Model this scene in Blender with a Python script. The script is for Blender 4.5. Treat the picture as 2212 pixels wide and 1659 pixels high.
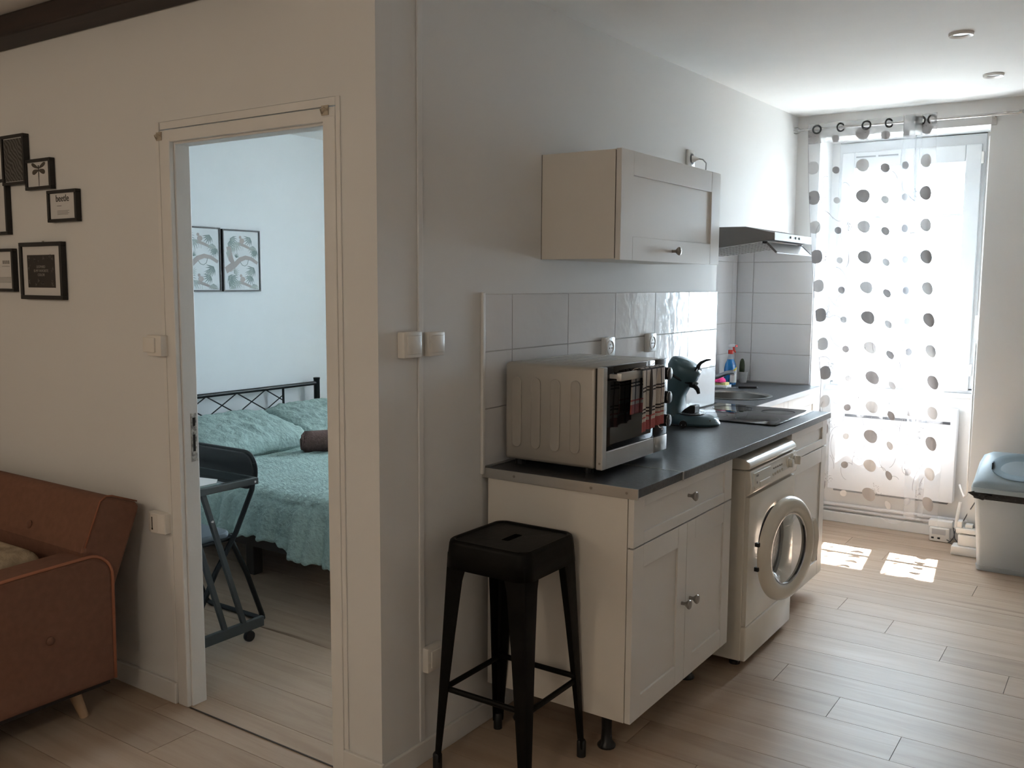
import bpy, bmesh, math, random
from mathutils import Vector, Matrix
random.seed(7)
SC = bpy.context.scene
COL = SC.collection
for o in list(bpy.data.objects):
    bpy.data.objects.remove(o)

# ---------------------------------------------------------------- camera
F, YAW, PITCH, ROLL = 1992.13, 0.596336, -0.109459, 0.006043
CAM = Vector((1.8035, -1.9715, 1.5222))
fwd = Vector((-math.sin(YAW)*math.cos(PITCH), math.cos(YAW)*math.cos(PITCH), math.sin(PITCH)))
rgt = Vector((math.cos(YAW), math.sin(YAW), 0)); upv = rgt.cross(fwd)
r2 = rgt*math.cos(ROLL)+upv*math.sin(ROLL); u2 = -rgt*math.sin(ROLL)+upv*math.cos(ROLL)
cd = bpy.data.cameras.new('camera'); cd.sensor_width = 36; cd.lens = F/2212*36; cd.clip_start = 0.05
cam = bpy.data.objects.new('camera', cd); COL.objects.link(cam)
mw = Matrix.Identity(4)
for i in range(3):
    mw[i][0] = r2[i]; mw[i][1] = u2[i]; mw[i][2] = -fwd[i]; mw[i][3] = CAM[i]
cam.matrix_world = mw
SC.camera = cam

# ---------------------------------------------------------------- sky, sun, exposure
SC.view_settings.view_transform = 'Standard'; SC.view_settings.look = 'None'
SC.view_settings.gamma = 1; SC.view_settings.use_curve_mapping = False
SC.view_settings.exposure = 0.38
w = bpy.data.worlds.new('sky'); SC.world = w; w.use_nodes = True
nt = w.node_tree; nt.nodes.clear()
out = nt.nodes.new('ShaderNodeOutputWorld'); bg = nt.nodes.new('ShaderNodeBackground')
bg.inputs[0].default_value = (0.70, 0.87, 1.0, 1); bg.inputs[1].default_value = 34.0
nt.links.new(bg.outputs[0], out.inputs[0])
SUN_DIR = Vector((0.055, -0.53, -0.93)).normalized()
sl = bpy.data.lights.new('sun', 'SUN'); sl.energy = 85; sl.angle = 0.009; sl.color = (1, 0.98, 0.95)
so = bpy.data.objects.new('sun', sl); COL.objects.link(so); so.location = (0, 12, 20)
so.rotation_euler = SUN_DIR.to_track_quat('-Z', 'Y').to_euler()
def portal(name, x0, x1, z0, z1, y):
    l = bpy.data.lights.new(name, 'AREA'); l.shape = 'RECTANGLE'; l.size = x1-x0; l.size_y = z1-z0
    l.cycles.is_portal = True
    o = bpy.data.objects.new(name, l); COL.objects.link(o); o.location = ((x0+x1)/2, y, (z0+z1)/2)
    o.rotation_euler = Vector((0, -1, 0)).to_track_quat('-Z', 'Y').to_euler()
portal('kitchen_window_portal', .2, 1.0, .88, 2.33, 4.42)
portal('bedroom_window_portal', -1.5, -.65, 1.14, 2.2, 4.42)
try:
    SC.cycles.use_denoising = True; SC.cycles.light_sampling_threshold = .03
    SC.cycles.max_bounces = 5; SC.cycles.diffuse_bounces = 4; SC.cycles.glossy_bounces = 2; SC.cycles.transmission_bounces = 2; SC.cycles.transparent_max_bounces = 10
    SC.cycles.use_adaptive_sampling = True; SC.cycles.adaptive_threshold = .05; SC.cycles.adaptive_min_samples = 36
    SC.cycles.caustics_reflective = False; SC.cycles.caustics_refractive = False
    SC.cycles.sample_clamp_indirect = 12
except Exception:
    pass

# ---------------------------------------------------------------- materials
MATS = {}
def mat(name, col, rough=.5, metal=0, bump=0, bscale=40, var=0, vscale=6, alpha=1, spec=None, coat=0, stretch=None, emit=0, trans=0):
    if name in MATS: return MATS[name]
    m = bpy.data.materials.new(name); m.use_nodes = True; MATS[name] = m
    n = m.node_tree; b = n.nodes['Principled BSDF']
    b.inputs['Base Color'].default_value = (*col, 1); b.inputs['Roughness'].default_value = rough
    b.inputs['Metallic'].default_value = metal
    if spec is not None: b.inputs['Specular IOR Level'].default_value = spec
    if coat: b.inputs['Coat Weight'].default_value = coat; b.inputs['Coat Roughness'].default_value = .1
    if alpha < 1: b.inputs['Alpha'].default_value = alpha
    if trans: b.inputs['Transmission Weight'].default_value = trans
    if emit:
        b.inputs['Emission Color'].default_value = (*col, 1); b.inputs['Emission Strength'].default_value = emit
    tc = n.nodes.new('ShaderNodeTexCoord'); vec = tc.outputs['Object']
    if stretch:
        mp = n.nodes.new('ShaderNodeMapping'); mp.inputs['Scale'].default_value = stretch
        n.links.new(vec, mp.inputs[0]); vec = mp.outputs[0]
    nz = n.nodes.new('ShaderNodeTexNoise'); nz.inputs['Scale'].default_value = vscale; nz.inputs['Detail'].default_value = 2
    n.links.new(vec, nz.inputs['Vector'])
    v = var or 0.03
    rp = n.nodes.new('ShaderNodeValToRGB'); e = rp.color_ramp.elements
    e[0].position = .3; e[1].position = .7
    e[0].color = (*[max(0, c*(1-v)) for c in col], 1); e[1].color = (*[min(1, c*(1+v)) for c in col], 1)
    n.links.new(nz.outputs[0], rp.inputs[0]); n.links.new(rp.outputs[0], b.inputs['Base Color'])
    if bump:
        n2 = n.nodes.new('ShaderNodeTexNoise'); n2.inputs['Scale'].default_value = bscale; n2.inputs['Detail'].default_value = 2
        n.links.new(vec, n2.inputs['Vector'])
        bp = n.nodes.new('ShaderNodeBump'); bp.inputs['Strength'].default_value = bump; bp.inputs['Distance'].default_value = .01
        n.links.new(n2.outputs[0], bp.inputs['Height']); n.links.new(bp.outputs[0], b.inputs['Normal'])
    return m

def glass_thin(name, tint=(1, 1, 1), gloss=.08, rough=.0):
    if name in MATS: return MATS[name]
    m = bpy.data.materials.new(name); m.use_nodes = True; MATS[name] = m
    n = m.node_tree; n.nodes.clear()
    o = n.nodes.new('ShaderNodeOutputMaterial'); t = n.nodes.new('ShaderNodeBsdfTransparent'); g = n.nodes.new('ShaderNodeBsdfGlossy')
    mx = n.nodes.new('ShaderNodeMixShader'); t.inputs[0].default_value = (*tint, 1); g.inputs['Roughness'].default_value = rough
    lw = n.nodes.new('ShaderNodeLayerWeight'); lw.inputs[0].default_value = .5
    pw = n.nodes.new('ShaderNodeMath'); pw.operation = 'POWER'; pw.inputs[1].default_value = 5
    ad = n.nodes.new('ShaderNodeMath'); ad.operation = 'MULTIPLY_ADD'; ad.inputs[1].default_value = .8; ad.inputs[2].default_value = gloss*.6; ad.use_clamp = True
    n.links.new(lw.outputs['Facing'], pw.inputs[0]); n.links.new(pw.outputs[0], ad.inputs[0]); n.links.new(ad.outputs[0], mx.inputs[0])
    n.links.new(t.outputs[0], mx.inputs[1]); n.links.new(g.outputs[0], mx.inputs[2]); n.links.new(mx.outputs[0], o.inputs[0])
    return m

def sheer(name, col, opacity, translucent=.6, noise=0):
    m = bpy.data.materials.new(name); m.use_nodes = True; MATS[name] = m
    n = m.node_tree; n.nodes.clear()
    o = n.nodes.new('ShaderNodeOutputMaterial'); t = n.nodes.new('ShaderNodeBsdfTransparent')
    d = n.nodes.new('ShaderNodeBsdfDiffuse'); l = n.nodes.new('ShaderNodeBsdfTranslucent')
    d.inputs[0].default_value = (*col, 1); l.inputs[0].default_value = (*col, 1)
    m1 = n.nodes.new('ShaderNodeMixShader'); m1.inputs[0].default_value = translucent
    n.links.new(d.outputs[0], m1.inputs[1]); n.links.new(l.outputs[0], m1.inputs[2])
    m2 = n.nodes.new('ShaderNodeMixShader'); m2.inputs[0].default_value = opacity
    if noise:
        tc = n.nodes.new('ShaderNodeTexCoord'); nz = n.nodes.new('ShaderNodeTexNoise'); nz.inputs['Scale'].default_value = 900
        n.links.new(tc.outputs['Object'], nz.inputs['Vector'])
        mr = n.nodes.new('ShaderNodeMapRange'); mr.inputs[3].default_value = opacity-noise; mr.inputs[4].default_value = opacity+noise
        n.links.new(nz.outputs[0], mr.inputs[0]); n.links.new(mr.outputs[0], m2.inputs[0])
    n.links.new(t.outputs[0], m2.inputs[1]); n.links.new(m1.outputs[0], m2.inputs[2]); n.links.new((m1 if opacity >= .99 else m2).outputs[0], o.inputs[0])
    return m

def wood_mat(name, c0, c1, c2, rough=.45, axis='X', sc=1.0, rnd=True, spec=.5):
    m = bpy.data.materials.new(name); m.use_nodes = True; MATS[name] = m
    n = m.node_tree; b = n.nodes['Principled BSDF']
    tc = n.nodes.new('ShaderNodeTexCoord'); mp = n.nodes.new('ShaderNodeMapping')
    s = {'X': (.9, 11, 11), 'Y': (16, 1.2, 16), 'Z': (16, 16, 1.2)}[axis]
    mp.inputs['Scale'].default_value = tuple(k*sc for k in s)
    vec = tc.outputs['Object']
    if rnd:
        oi = n.nodes.new('ShaderNodeObjectInfo'); va = n.nodes.new('ShaderNodeVectorMath'); va.operation = 'ADD'
        cx = n.nodes.new('ShaderNodeCombineXYZ'); ml = n.nodes.new('ShaderNodeMath'); ml.operation = 'MULTIPLY'; ml.inputs[1].default_value = 37
        n.links.new(oi.outputs['Random'], ml.inputs[0]); n.links.new(ml.outputs[0], cx.inputs[0]); n.links.new(ml.outputs[0], cx.inputs[1])
        n.links.new(vec, va.inputs[0]); n.links.new(cx.outputs[0], va.inputs[1]); vec = va.outputs[0]
    n.links.new(vec, mp.inputs[0])
    nz = n.nodes.new('ShaderNodeTexNoise'); nz.inputs['Scale'].default_value = 1.6; nz.inputs['Detail'].default_value = 5; nz.inputs['Roughness'].default_value = .62
    nz.inputs['Distortion'].default_value = .6
    n.links.new(mp.outputs[0], nz.inputs['Vector'])
    rp = n.nodes.new('ShaderNodeValToRGB'); e = rp.color_ramp.elements
    e[0].position = .33; e[0].color = (*c0, 1); e[1].position = .72; e[1].color = (*c2, 1)
    k = rp.color_ramp.elements.new(.5); k.color = (*c1, 1)
    n.links.new(nz.outputs[0], rp.inputs[0])
    # dark knots and cracks
    n3 = n.nodes.new('ShaderNodeTexNoise'); n3.inputs['Scale'].default_value = .55; n3.inputs['Detail'].default_value = 3; n3.inputs['Distortion'].default_value = 1.5
    n.links.new(mp.outputs[0], n3.inputs['Vector'])
    r3 = n.nodes.new('ShaderNodeValToRGB'); r3.color_ramp.elements[0].position = .69; r3.color_ramp.elements[0].color = (1, 1, 1, 1)
    r3.color_ramp.elements[1].position = .78; r3.color_ramp.elements[1].color = (.45, .38, .32, 1)
    n.links.new(n3.outputs[0], r3.inputs[0])
    mx = n.nodes.new('ShaderNodeMix'); mx.data_type = 'RGBA'; mx.blend_type = 'MULTIPLY'; mx.inputs[0].default_value = 1
    n.links.new(rp.outputs[0], mx.inputs[6]); n.links.new(r3.outputs[0], mx.inputs[7])
    last = mx.outputs[2]
    if rnd:
        hs = n.nodes.new('ShaderNodeHueSaturation'); mr = n.nodes.new('ShaderNodeMapRange')
        mr.inputs[3].default_value = .93; mr.inputs[4].default_value = 1.06
        n.links.new(oi.outputs['Random'], mr.inputs[0]); n.links.new(mr.outputs[0], hs.inputs['Value']); n.links.new(last, hs.inputs['Color']); last = hs.outputs[0]
    n.links.new(last, b.inputs['Base Color']); b.inputs['Roughness'].default_value = rough; b.inputs['Specular IOR Level'].default_value = spec
    return m

WALL = mat('wall_paint', (.80, .79, .772), .75, var=.012, vscale=2)
BWALL = mat('bedroom_paint', (.75, .79, .81), .75, var=.01)
CEIL = mat('ceiling_paint', (.82, .81, .79), .8, var=.01)
TRIM = mat('trim_paint', (.82, .80, .77), .45, bump=.10, bscale=30, var=.02)
FLOORM = wood_mat('laminate_oak', (.43, .312, .222), (.49, .365, .268), (.54, .42, .32), .42, spec=.26)
BEAM = wood_mat('dark_beam', (.012, .006, .004), (.022, .011, .008), (.035, .018, .012), .6, rnd=False)
CAB = mat('cabinet_white', (.80, .765, .72), .38, var=.01)
CABSIDE = mat('cabinet_side', (.80, .75, .68), .45, var=.01)
GAP = mat('dark_gap', (.02, .017, .014), .8)
TILE = mat('white_tile', (.82, .81, .81), .11, bump=.16, bscale=17, spec=.4, var=.01)
GROUT = mat('grout', (.62, .59, .57), .9)
WORK = mat('worktop_slate', (.052, .052, .056), .34, spec=.5, bump=.06, bscale=220, var=.35, vscale=90)
WEDGE = mat('worktop_edge', (.085, .085, .09), .35, var=.3, vscale=90)
ALU = mat('aluminium', (.55, .54, .52), .35, .9, var=.05)
STEEL = mat('brushed_steel', (.46, .45, .43), .32, .95, bump=.03, bscale=200, stretch=(1, 30, 30), var=.06)
CHROME = mat('chrome', (.75, .75, .76), .08, 1)
NICKEL = mat('aged_nickel', (.36, .33, .30), .38, .9, bump=.1, bscale=60)
BLACKM = mat('stool_black', (.004, .0035, .003), .45, 0, spec=.15, bump=.08, bscale=30, var=.5, vscale=14)
BLACKP = mat('black_plastic', (.012, .012, .013), .35)
BLACKG = mat('black_glass', (.008, .008, .010), .04)
WHITEP = mat('white_plastic', (.82, .80, .77), .35)
SWITCH = mat('switch_plastic', (.84, .80, .74), .3)
CREAM = mat('washer_enamel', (.80, .745, .655), .22, var=.02, coat=.3)
GREYP = mat('bin_grey', (.42, .46, .49), .45, bump=.05, bscale=150)
GREYD = mat('bin_blue_grey', (.32, .385, .42), .4)
TEAL = mat('coffee_teal', (.085, .155, .185), .3, var=.05)
SOFA = mat('sofa_fabric', (.20, .092, .058), .95, bump=.06, bscale=260, var=.07, vscale=40)
SOFAW = wood_mat('sofa_leg_wood', (.42, .27, .16), (.5, .33, .2), (.56, .38, .25), .5, axis='Z', rnd=False)
FRAMEB = mat('frame_black', (.010, .008, .007), .45)
PAPER = mat('paper_white', (.72, .70, .68), .8)
DUVET = mat('duvet_sage', (.31, .425, .40), .9, bump=.9, bscale=55, var=.1, vscale=25)
TOWELR = mat('towel_brown', (.14, .085, .075), .98, bump=.6, bscale=160, var=.2, vscale=60)
BEDM = mat('bed_black_metal', (.010, .013, .015), .4, .3)
BEDWOOD = mat('bed_dark_wood', (.03, .022, .018), .6)
INKD = mat('ink_dark', (.05, .045, .04), .9)
GLASSW = glass_thin('window_glass', (1, 1, 1), .06)

# ---------------------------------------------------------------- mesh builder
ORIG = {}
def C(p): return Vector(p)
class MB:
    def __init__(s, M=None): s.v = []; s.f = []; s.m = []; s.M = M; s.cm = 0
    def add(s, vs, fs):
        o = len(s.v)
        s.v += [(s.M @ Vector(p)) if s.M else Vector(p) for p in vs]
        s.f += [tuple(o+i for i in f) for f in fs]; s.m += [s.cm]*len(fs); return s
    def box(s, x0, x1, y0, y1, z0, z1):
        return s.add([(x0,y0,z0),(x1,y0,z0),(x1,y1,z0),(x0,y1,z0),(x0,y0,z1),(x1,y0,z1),(x1,y1,z1),(x0,y1,z1)],
                     [(0,3,2,1),(4,5,6,7),(0,1,5,4),(1,2,6,5),(2,3,7,6),(3,0,4,7)])
    def prism(s, poly, axis, a, b):
        # poly in the two other axes (order x,y,z without axis), extruded a..b
        n = len(poly)
        def pt(p, t):
            return {'x': (t, p[0], p[1]), 'y': (p[0], t, p[1]), 'z': (p[0], p[1], t)}[axis]
        vs = [pt(p, a) for p in poly]+[pt(p, b) for p in poly]
        fs = [tuple(range(n)), tuple(range(2*n-1, n-1, -1))]+[(i, i+n, (i+1) % n+n, (i+1) % n) for i in range(n)]
        return s.add(vs, fs)
    def tube(s, path, r, n=10, closed=False, cap=True):
        P = [Vector(p) for p in path]; N = len(P); rs = r if isinstance(r, (list, tuple)) else [r]*N
        vs = []; ref = None
        for i in range(N):
            if closed: t = P[(i+1) % N]-P[i-1]
            else: t = P[min(i+1, N-1)]-P[max(i-1, 0)]
            t.normalize()
            if ref is None:
                ref = Vector((0, 0, 1)) if abs(t.z) < .9 else Vector((1, 0, 0))
            a = (ref - t*ref.dot(t)).normalized(); ref = a; b = t.cross(a)
            for k in range(n):
                th = 2*math.pi*k/n
                vs.append(P[i]+(a*math.cos(th)+b*math.sin(th))*rs[i])
        fs = []
        for i in range(N if closed else N-1):
            j = (i+1) % N
            for k in range(n):
                fs.append((i*n+k, i*n+(k+1) % n, j*n+(k+1) % n, j*n+k))
        if cap and not closed:
            fs += [tuple(range(n-1, -1, -1)), tuple((N-1)*n+k for k in range(n))]
        return s.add(vs, fs)
    def lathe(s, prof, o=(0, 0, 0), ax=(0, 0, 1), n=24, cap=True, sx=1, sy=1):
        # prof: list of (radius, height) along ax
        ax = Vector(ax).normalized(); ref = Vector((0, 0, 1)) if abs(ax.z) < .9 else Vector((1, 0, 0))
        a = ax.cross(ref).normalized(); b = ax.cross(a); o = Vector(o)
        vs = [o+ax*h+(a*math.cos(2*math.pi*k/n)*sx+b*math.sin(2*math.pi*k/n)*sy)*r for r, h in prof for k in range(n)]
        fs = [(i*n+k, i*n+(k+1) % n, (i+1)*n+(k+1) % n, (i+1)*n+k) for i in range(len(prof)-1) for k in range(n)]
        if cap: fs += [tuple(range(n-1, -1, -1)), tuple((len(prof)-1)*n+k for k in range(n))]
        return s.add(vs, fs)
    def grid(s, fn, nu, nv, closeu=False):
        vs = [fn(i/(nu if closeu else nu), j/nv) for j in range(nv+1) for i in range(nu+1)]
        fs = [(j*(nu+1)+i, j*(nu+1)+i+1, (j+1)*(nu+1)+i+1, (j+1)*(nu+1)+i) for j in range(nv) for i in range(nu)]
        return s.add(vs, fs)
    def rbox(s, x0, x1, y0, y1, z0, z1, r, seg=3):
        bm = bmesh.new(); bmesh.ops.create_cube(bm, size=1)
        for v in bm.verts:
            v.co = Vector(((x0+x1)/2+v.co.x*(x1-x0), (y0+y1)/2+v.co.y*(y1-y0), (z0+z1)/2+v.co.z*(z1-z0)))
        bmesh.ops.bevel(bm, geom=bm.edges[:], offset=r, segments=seg, profile=.5, affect='EDGES')
        bm.verts.ensure_lookup_table(); bm.verts.index_update()
        s.add([v.co.copy() for v in bm.verts], [[v.index for v in f.verts] for f in bm.faces]); bm.free(); return s
    def build(s, name, mats, parent=None, origin=None, smooth=False, bevel=0, seg=2, angle=.6, solid=0, sub=0):
        me = bpy.data.meshes.new(name)
        if parent is not None: O = ORIG[parent.name]
        elif origin is not None: O = Vector(origin)
        else:
            xs = [p.x for p in s.v]; ys = [p.y for p in s.v]; zs = [p.z for p in s.v]
            O = Vector(((min(xs)+max(xs))/2, (min(ys)+max(ys))/2, min(zs)))
        me.from_pydata([tuple(p-O) for p in s.v], [], s.f)
        if not isinstance(mats, (list, tuple)): mats = [mats]
        for m in mats: me.materials.append(m)
        if len(mats) > 1:
            me.polygons.foreach_set('material_index', s.m)
        bm = bmesh.new(); bm.from_mesh(me); bmesh.ops.recalc_face_normals(bm, faces=bm.faces); bm.to_mesh(me); bm.free()
        ob = bpy.data.objects.new(name, me); COL.objects.link(ob)
        if parent is not None: ob.parent = parent
        else: ob.location = O
        ORIG[ob.name] = O
        if smooth:
            for p in me.polygons: p.use_smooth = True
            if smooth == 'a':
                try: me.set_sharp_from_angle(angle=angle)
                except Exception: pass
        if solid:
            md = ob.modifiers.new('thickness', 'SOLIDIFY'); md.thickness = solid; md.offset = 0
        if sub:
            md = ob.modifiers.new('subdivision', 'SUBSURF'); md.levels = sub; md.render_levels = sub
        if bevel:
            md = ob.modifiers.new('bevel', 'BEVEL'); md.width = bevel; md.segments = seg; md.limit_method = 'ANGLE'; md.angle_limit = .6
        return ob
def thing(name, label, cat, loc, group=None):
    o = bpy.data.objects.new(name, None); COL.objects.link(o); o.location = loc; o.empty_display_size = .05
    ORIG[o.name] = Vector(loc); o['label'] = label; o['category'] = cat
    if group: o['group'] = group
    return o
def tag(o, label, cat, group=None):
    o['label'] = label; o['category'] = cat
    if group: o['group'] = group
    return o
def struct(o): o['kind'] = 'structure'; return o
def lab(o, l): o['label'] = l; return o
def text(name, body, size, loc, rot, m, parent, align='CENTER', ext=.0004, sx=1):
    cu = bpy.data.curves.new('tmp', 'FONT'); cu.body = body; cu.size = size; cu.align_x = align; cu.align_y = 'CENTER'; cu.extrude = ext
    cu.resolution_u = 3
    t = bpy.data.objects.new('tmp', cu); COL.objects.link(t)
    bpy.context.view_layer.update()
    me = bpy.data.meshes.new_from_object(t.evaluated_get(bpy.context.evaluated_depsgraph_get()))
    bpy.data.objects.remove(t); bpy.data.curves.remove(cu)
    me.materials.clear(); me.materials.append(m)
    Mx = Matrix.Translation(Vector(loc)-ORIG[parent.name]) @ rot.to_4x4() @ Matrix.Diagonal((sx, 1, 1, 1))
    me.transform(Mx)
    o = bpy.data.objects.new(name, me); COL.objects.link(o); o.parent = parent; ORIG[o.name] = ORIG[parent.name]; return o
def rotm(xd, yd):
    xd = Vector(xd); yd = Vector(yd); z = xd.cross(yd)
    return Matrix((xd, yd, z)).transposed()
FACE_NY = rotm((1, 0, 0), (0, 0, 1))     # text on a face looking to -Y
FACE_PX = rotm((0, 1, 0), (0, 0, 1))     # text on a face looking to +X
def lerp(a, b, t): return a+(b-a)*t
def pl(x, xs, ys):
    if x <= xs[0]: return ys[0]
    for i in range(len(xs)-1):
        if x <= xs[i+1]:
            return ys[i]+(ys[i+1]-ys[i])*(x-xs[i])/(xs[i+1]-xs[i])
    return ys[-1]
# ================================================================ THE SETTING
# floor slab and planks
fl = struct(MB().box(-4.6, 3.4, -3.8, 4.07, -.12, -.006).build('floor', GAP, origin=(0, 0, -.12)))
def plank_region(x0, x1, y0, y1):
    i0 = math.floor((y0-1.047)/.19)-1
    for i in range(i0, i0+60):
        ya = 1.047+.19*i; yb = ya+.19
        a = max(ya, y0); b = min(yb, y1)
        if b-a < .012: continue
        j = 1.23-.253*i
        k = math.floor((x0-j)/1.255)-1
        for q in range(k, k+12):
            xa = max(x0, j+1.255*q); xb = min(x1, j+1.255*(q+1))
            if xb-xa < .02: continue
            g = .0011
            MB().box(xa+g, xb-g, a+g, b-g, -.006, 0).build('plank', FLOORM, fl)
plank_region(-2.6, 0, -1.7, -.003)
plank_region(0, 2.7, -1.7, 3.78)
plank_region(-2.98, -.07, 0.0, 2.3)
plank_region(.14, 1.06, 3.78, 4.06)
MB().box(-4.6, 3.4, -3.8, -1.7, -.006, 0).box(-4.6, -2.6, -1.7, 0, -.006, 0).box(2.7, 3.4, -1.7, 3.78, -.006, 0).box(-2.98, -.07, 2.3, 3.78, -.006, 0).build('floor_margin', FLOORM, fl)

# ceiling: living room and kitchen rise slightly towards the window
cz = lambda y: 2.49 if y < 1.2 else 2.49+(y-1.2)/2.58*.046
m = MB(); ys = [-3.8, 1.2, 3.9]
for a, b in zip(ys[:-1], ys[1:]):
    m.add([(-.08, a, cz(a)), (3.4, a, cz(a)), (3.4, b, cz(b)), (-.08, b, cz(b)), (-.08, a, 2.7), (3.4, a, 2.7), (3.4, b, 2.7), (-.08, b, 2.7)],
          [(0,3,2,1),(4,5,6,7),(0,1,5,4),(1,2,6,5),(2,3,7,6),(3,0,4,7)])
m.box(-4.6, -.08, -3.8, .03, 2.49, 2.7).box(-4.6, -.03, .03, 3.9, 2.5, 2.7)
struct(m.build('ceiling', CEIL, origin=(0, 0, 2.49)))
# dark beam along the door wall
bm_ = tag(MB().box(-4.5, -.35, -.125, -.001, 2.412, 2.489).build('ceiling_beam', BEAM, bevel=.008), 'dark stained wooden ceiling beam above the picture frames', 'beam')

# door wall (Y = 0)
m = MB().box(-4.6, -.98, 0, .07, 0, 2.52).box(-.155, 0, 0, .07, 0, 2.52).box(-.98, -.155, 0, .07, 2.054, 2.52)
struct(m.build('wall_left', WALL, origin=(-2, 0, 0)))
# kitchen wall (X = 0) with the niche behind the sink
m = MB().box(-.07, 0, .07, 2.54, 0, 2.52).box(-.43, -.36, 2.47, 3.8, 0, 2.56).box(-.36, -.07, 2.47, 2.54, 0, 2.56)
m.box(-.07, 0, 2.54, 3.79, 1.74, 2.56).box(-.36, -.07, 2.54, 3.79, 1.74, 1.80)
wk = struct(m.build('wall_kitchen', WALL, origin=(0, 1, 0)))
# facade wall with the deep window reveal, plus the bedroom window
m = MB()
m.box(-3.1, -1.5, 3.78, 4.40, -.1, 2.7).box(-1.5, -.65, 3.78, 4.40, -.1, 1.14).box(-1.5, -.65, 3.78, 4.40, 2.2, 2.7).box(-.65, .14, 3.78, 4.40, -.1, 2.7)
m.box(1.06, 3.5, 3.78, 4.40, -.1, 2.7).box(.14, 1.06, 3.78, 4.40, 2.40, 2.7)
m.box(.14, 1.06, 4.06, 4.40, -.1, .885).box(.14, .185, 4.06, 4.40, .885, 2.40).box(1.01, 1.06, 4.06, 4.40, .885, 2.40).box(.185, 1.01, 4.10, 4.40, 2.33, 2.40)
ww = struct(m.build('wall_window', WALL, origin=(0, 3.78, 0)))
struct(MB().box(-3.05, -2.98, .07, 3.8, 0, 2.55).build('wall_bedroom', BWALL))
struct(MB().box(-4.67, -4.6, -3.8, .07, 0, 2.6).build('wall_living_side', WALL))
struct(MB().box(-4.67, 3.47, -3.87, -3.8, 0, 2.6).build('wall_back', WALL))
struct(MB().box(3.4, 3.47, -3.8, 3.9, 0, 2.6).build('wall_right', WALL))

# tiles: backsplash of the kitchen wall
g = .0016
m = MB().box(0, .004, .512, 2.54, .90, 1.484)
m.build('grout_bed', GROUT, wk)
yc = [.512, .673, 1.051, 1.432, 1.811, 2.179, 2.543]; zr = [.905, 1.100, 1.292, 1.484]
for a, b in zip(yc[:-1], yc[1:]):
    for c, d in zip(zr[:-1], zr[1:]):
        MB().box(.001, .0085, a+g, b-g, c+g, d-g).build('tile', TILE, wk, bevel=.0008, seg=1)
# niche: back wall and side wall tiles
MB().box(-.36, -.356, 2.54, 3.78, .90, 1.735).build('grout_bed', GROUT, wk)
zr2 = [.905, 1.084, 1.275, 1.467, 1.66, 1.735]
yb = [2.55, 2.93, 3.31, 3.69, 3.772]
for a, b in zip(yb[:-1], yb[1:]):
    for c, d in zip(zr2[:-1], zr2[1:]):
        MB().box(-.359, -.3515, a+g, b-g, c+g, d-g).build('tile', TILE, wk, bevel=.0008, seg=1)
MB().box(-.355, .132, 3.776, 3.78, .90, 1.735).build('grout_bed', GROUT, ww)
for a, b in zip([-.351, -.245, .134][:-1], [-.351, -.245, .134][1:]):
    for c, d in zip(zr2[:-1], zr2[1:]):
        MB().box(a+g, b-g, 3.7715, 3.779, c+g, d-g).build('tile', TILE, ww, bevel=.0008, seg=1)

# skirting boards and trims
struct(MB().box(-4.6, -.985, -.014, -.0005, 0, .078).build('baseboard_left', TRIM, bevel=.003))
struct(MB().box(-.15, .012, -.014, -.0005, 0, .078).build('baseboard_corner', TRIM, bevel=.003))
struct(MB().box(.0005, .013, -.014, .56, 0, .07).build('baseboard_kitchen', TRIM, bevel=.003))
struct(MB().box(1.06, 3.4, 3.766, 3.7795, 0, .08).build('baseboard_window', TRIM, bevel=.003))
struct(MB().box(.14, 1.06, 4.03, 4.0595, 0, .065).box(.1405, .153, 3.79, 4.03, 0, .065).build('baseboard_reveal', TRIM, bevel=.003))
struct(MB().box(.0005, .007, .172, .196, .071, 2.485).build('trim_1', WALL, bevel=.003))
struct(MB().box(.0005, .012, .496, .511, .88, 1.49).build('trim_2', TRIM, bevel=.003))

# door frame (no leaf hung in it)
d = struct(bpy.data.objects.new('door_1', None)); COL.objects.link(d); d.location = (-.57, 0, 0); ORIG['door_1'] = Vector((-.57, 0, 0))
jl = MB().box(-.98, -.927, -.006, .012, 0, 2.0).box(-.98, -.921, .012, .072, 0, 2.0).build('jamb', TRIM, d, bevel=.003)
MB().box(-.204, -.155, -.006, .05, .0, 2.0).box(-.21, -.155, .05, .072, 0, 2.0).build('jamb', TRIM, d, bevel=.003)
MB().box(-.98, -.155, -.005, .012, 1.985, 2.025).box(-.927, -.204, .012, .072, 1.978, 2.025).build('head', TRIM, d, bevel=.003)
MB().box(-.98, -.155, -.003, .012, 2.028, 2.053).build('head_casing', TRIM, d, bevel=.002)
MB().box(-1.0, -.982, -.006, 0, .0785, 2.053).build('casing', TRIM, d, bevel=.002)
MB().box(-.153, -.136, -.005, 0, .0785, 2.053).build('casing', TRIM, d, bevel=.002)
sp = MB().box(-.9212, -.9185, .040, .062, .89, 1.06).build('strike_plate', mat('worn_zinc', (.42, .39, .35), .5, .6, bump=.5, bscale=120, var=.5, vscale=60), d)
MB().box(-.919, -.918, .046, .057, 1.015, 1.045).box(-.919, -.918, .046, .056, .925, .985).build('latch_hole', GAP, sp)
MB().box(-.918, -.206, -.0045, .0005, .0005, .003).build('threshold_strip', mat('threshold_dark', (.06, .045, .035), .7), d)
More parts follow.
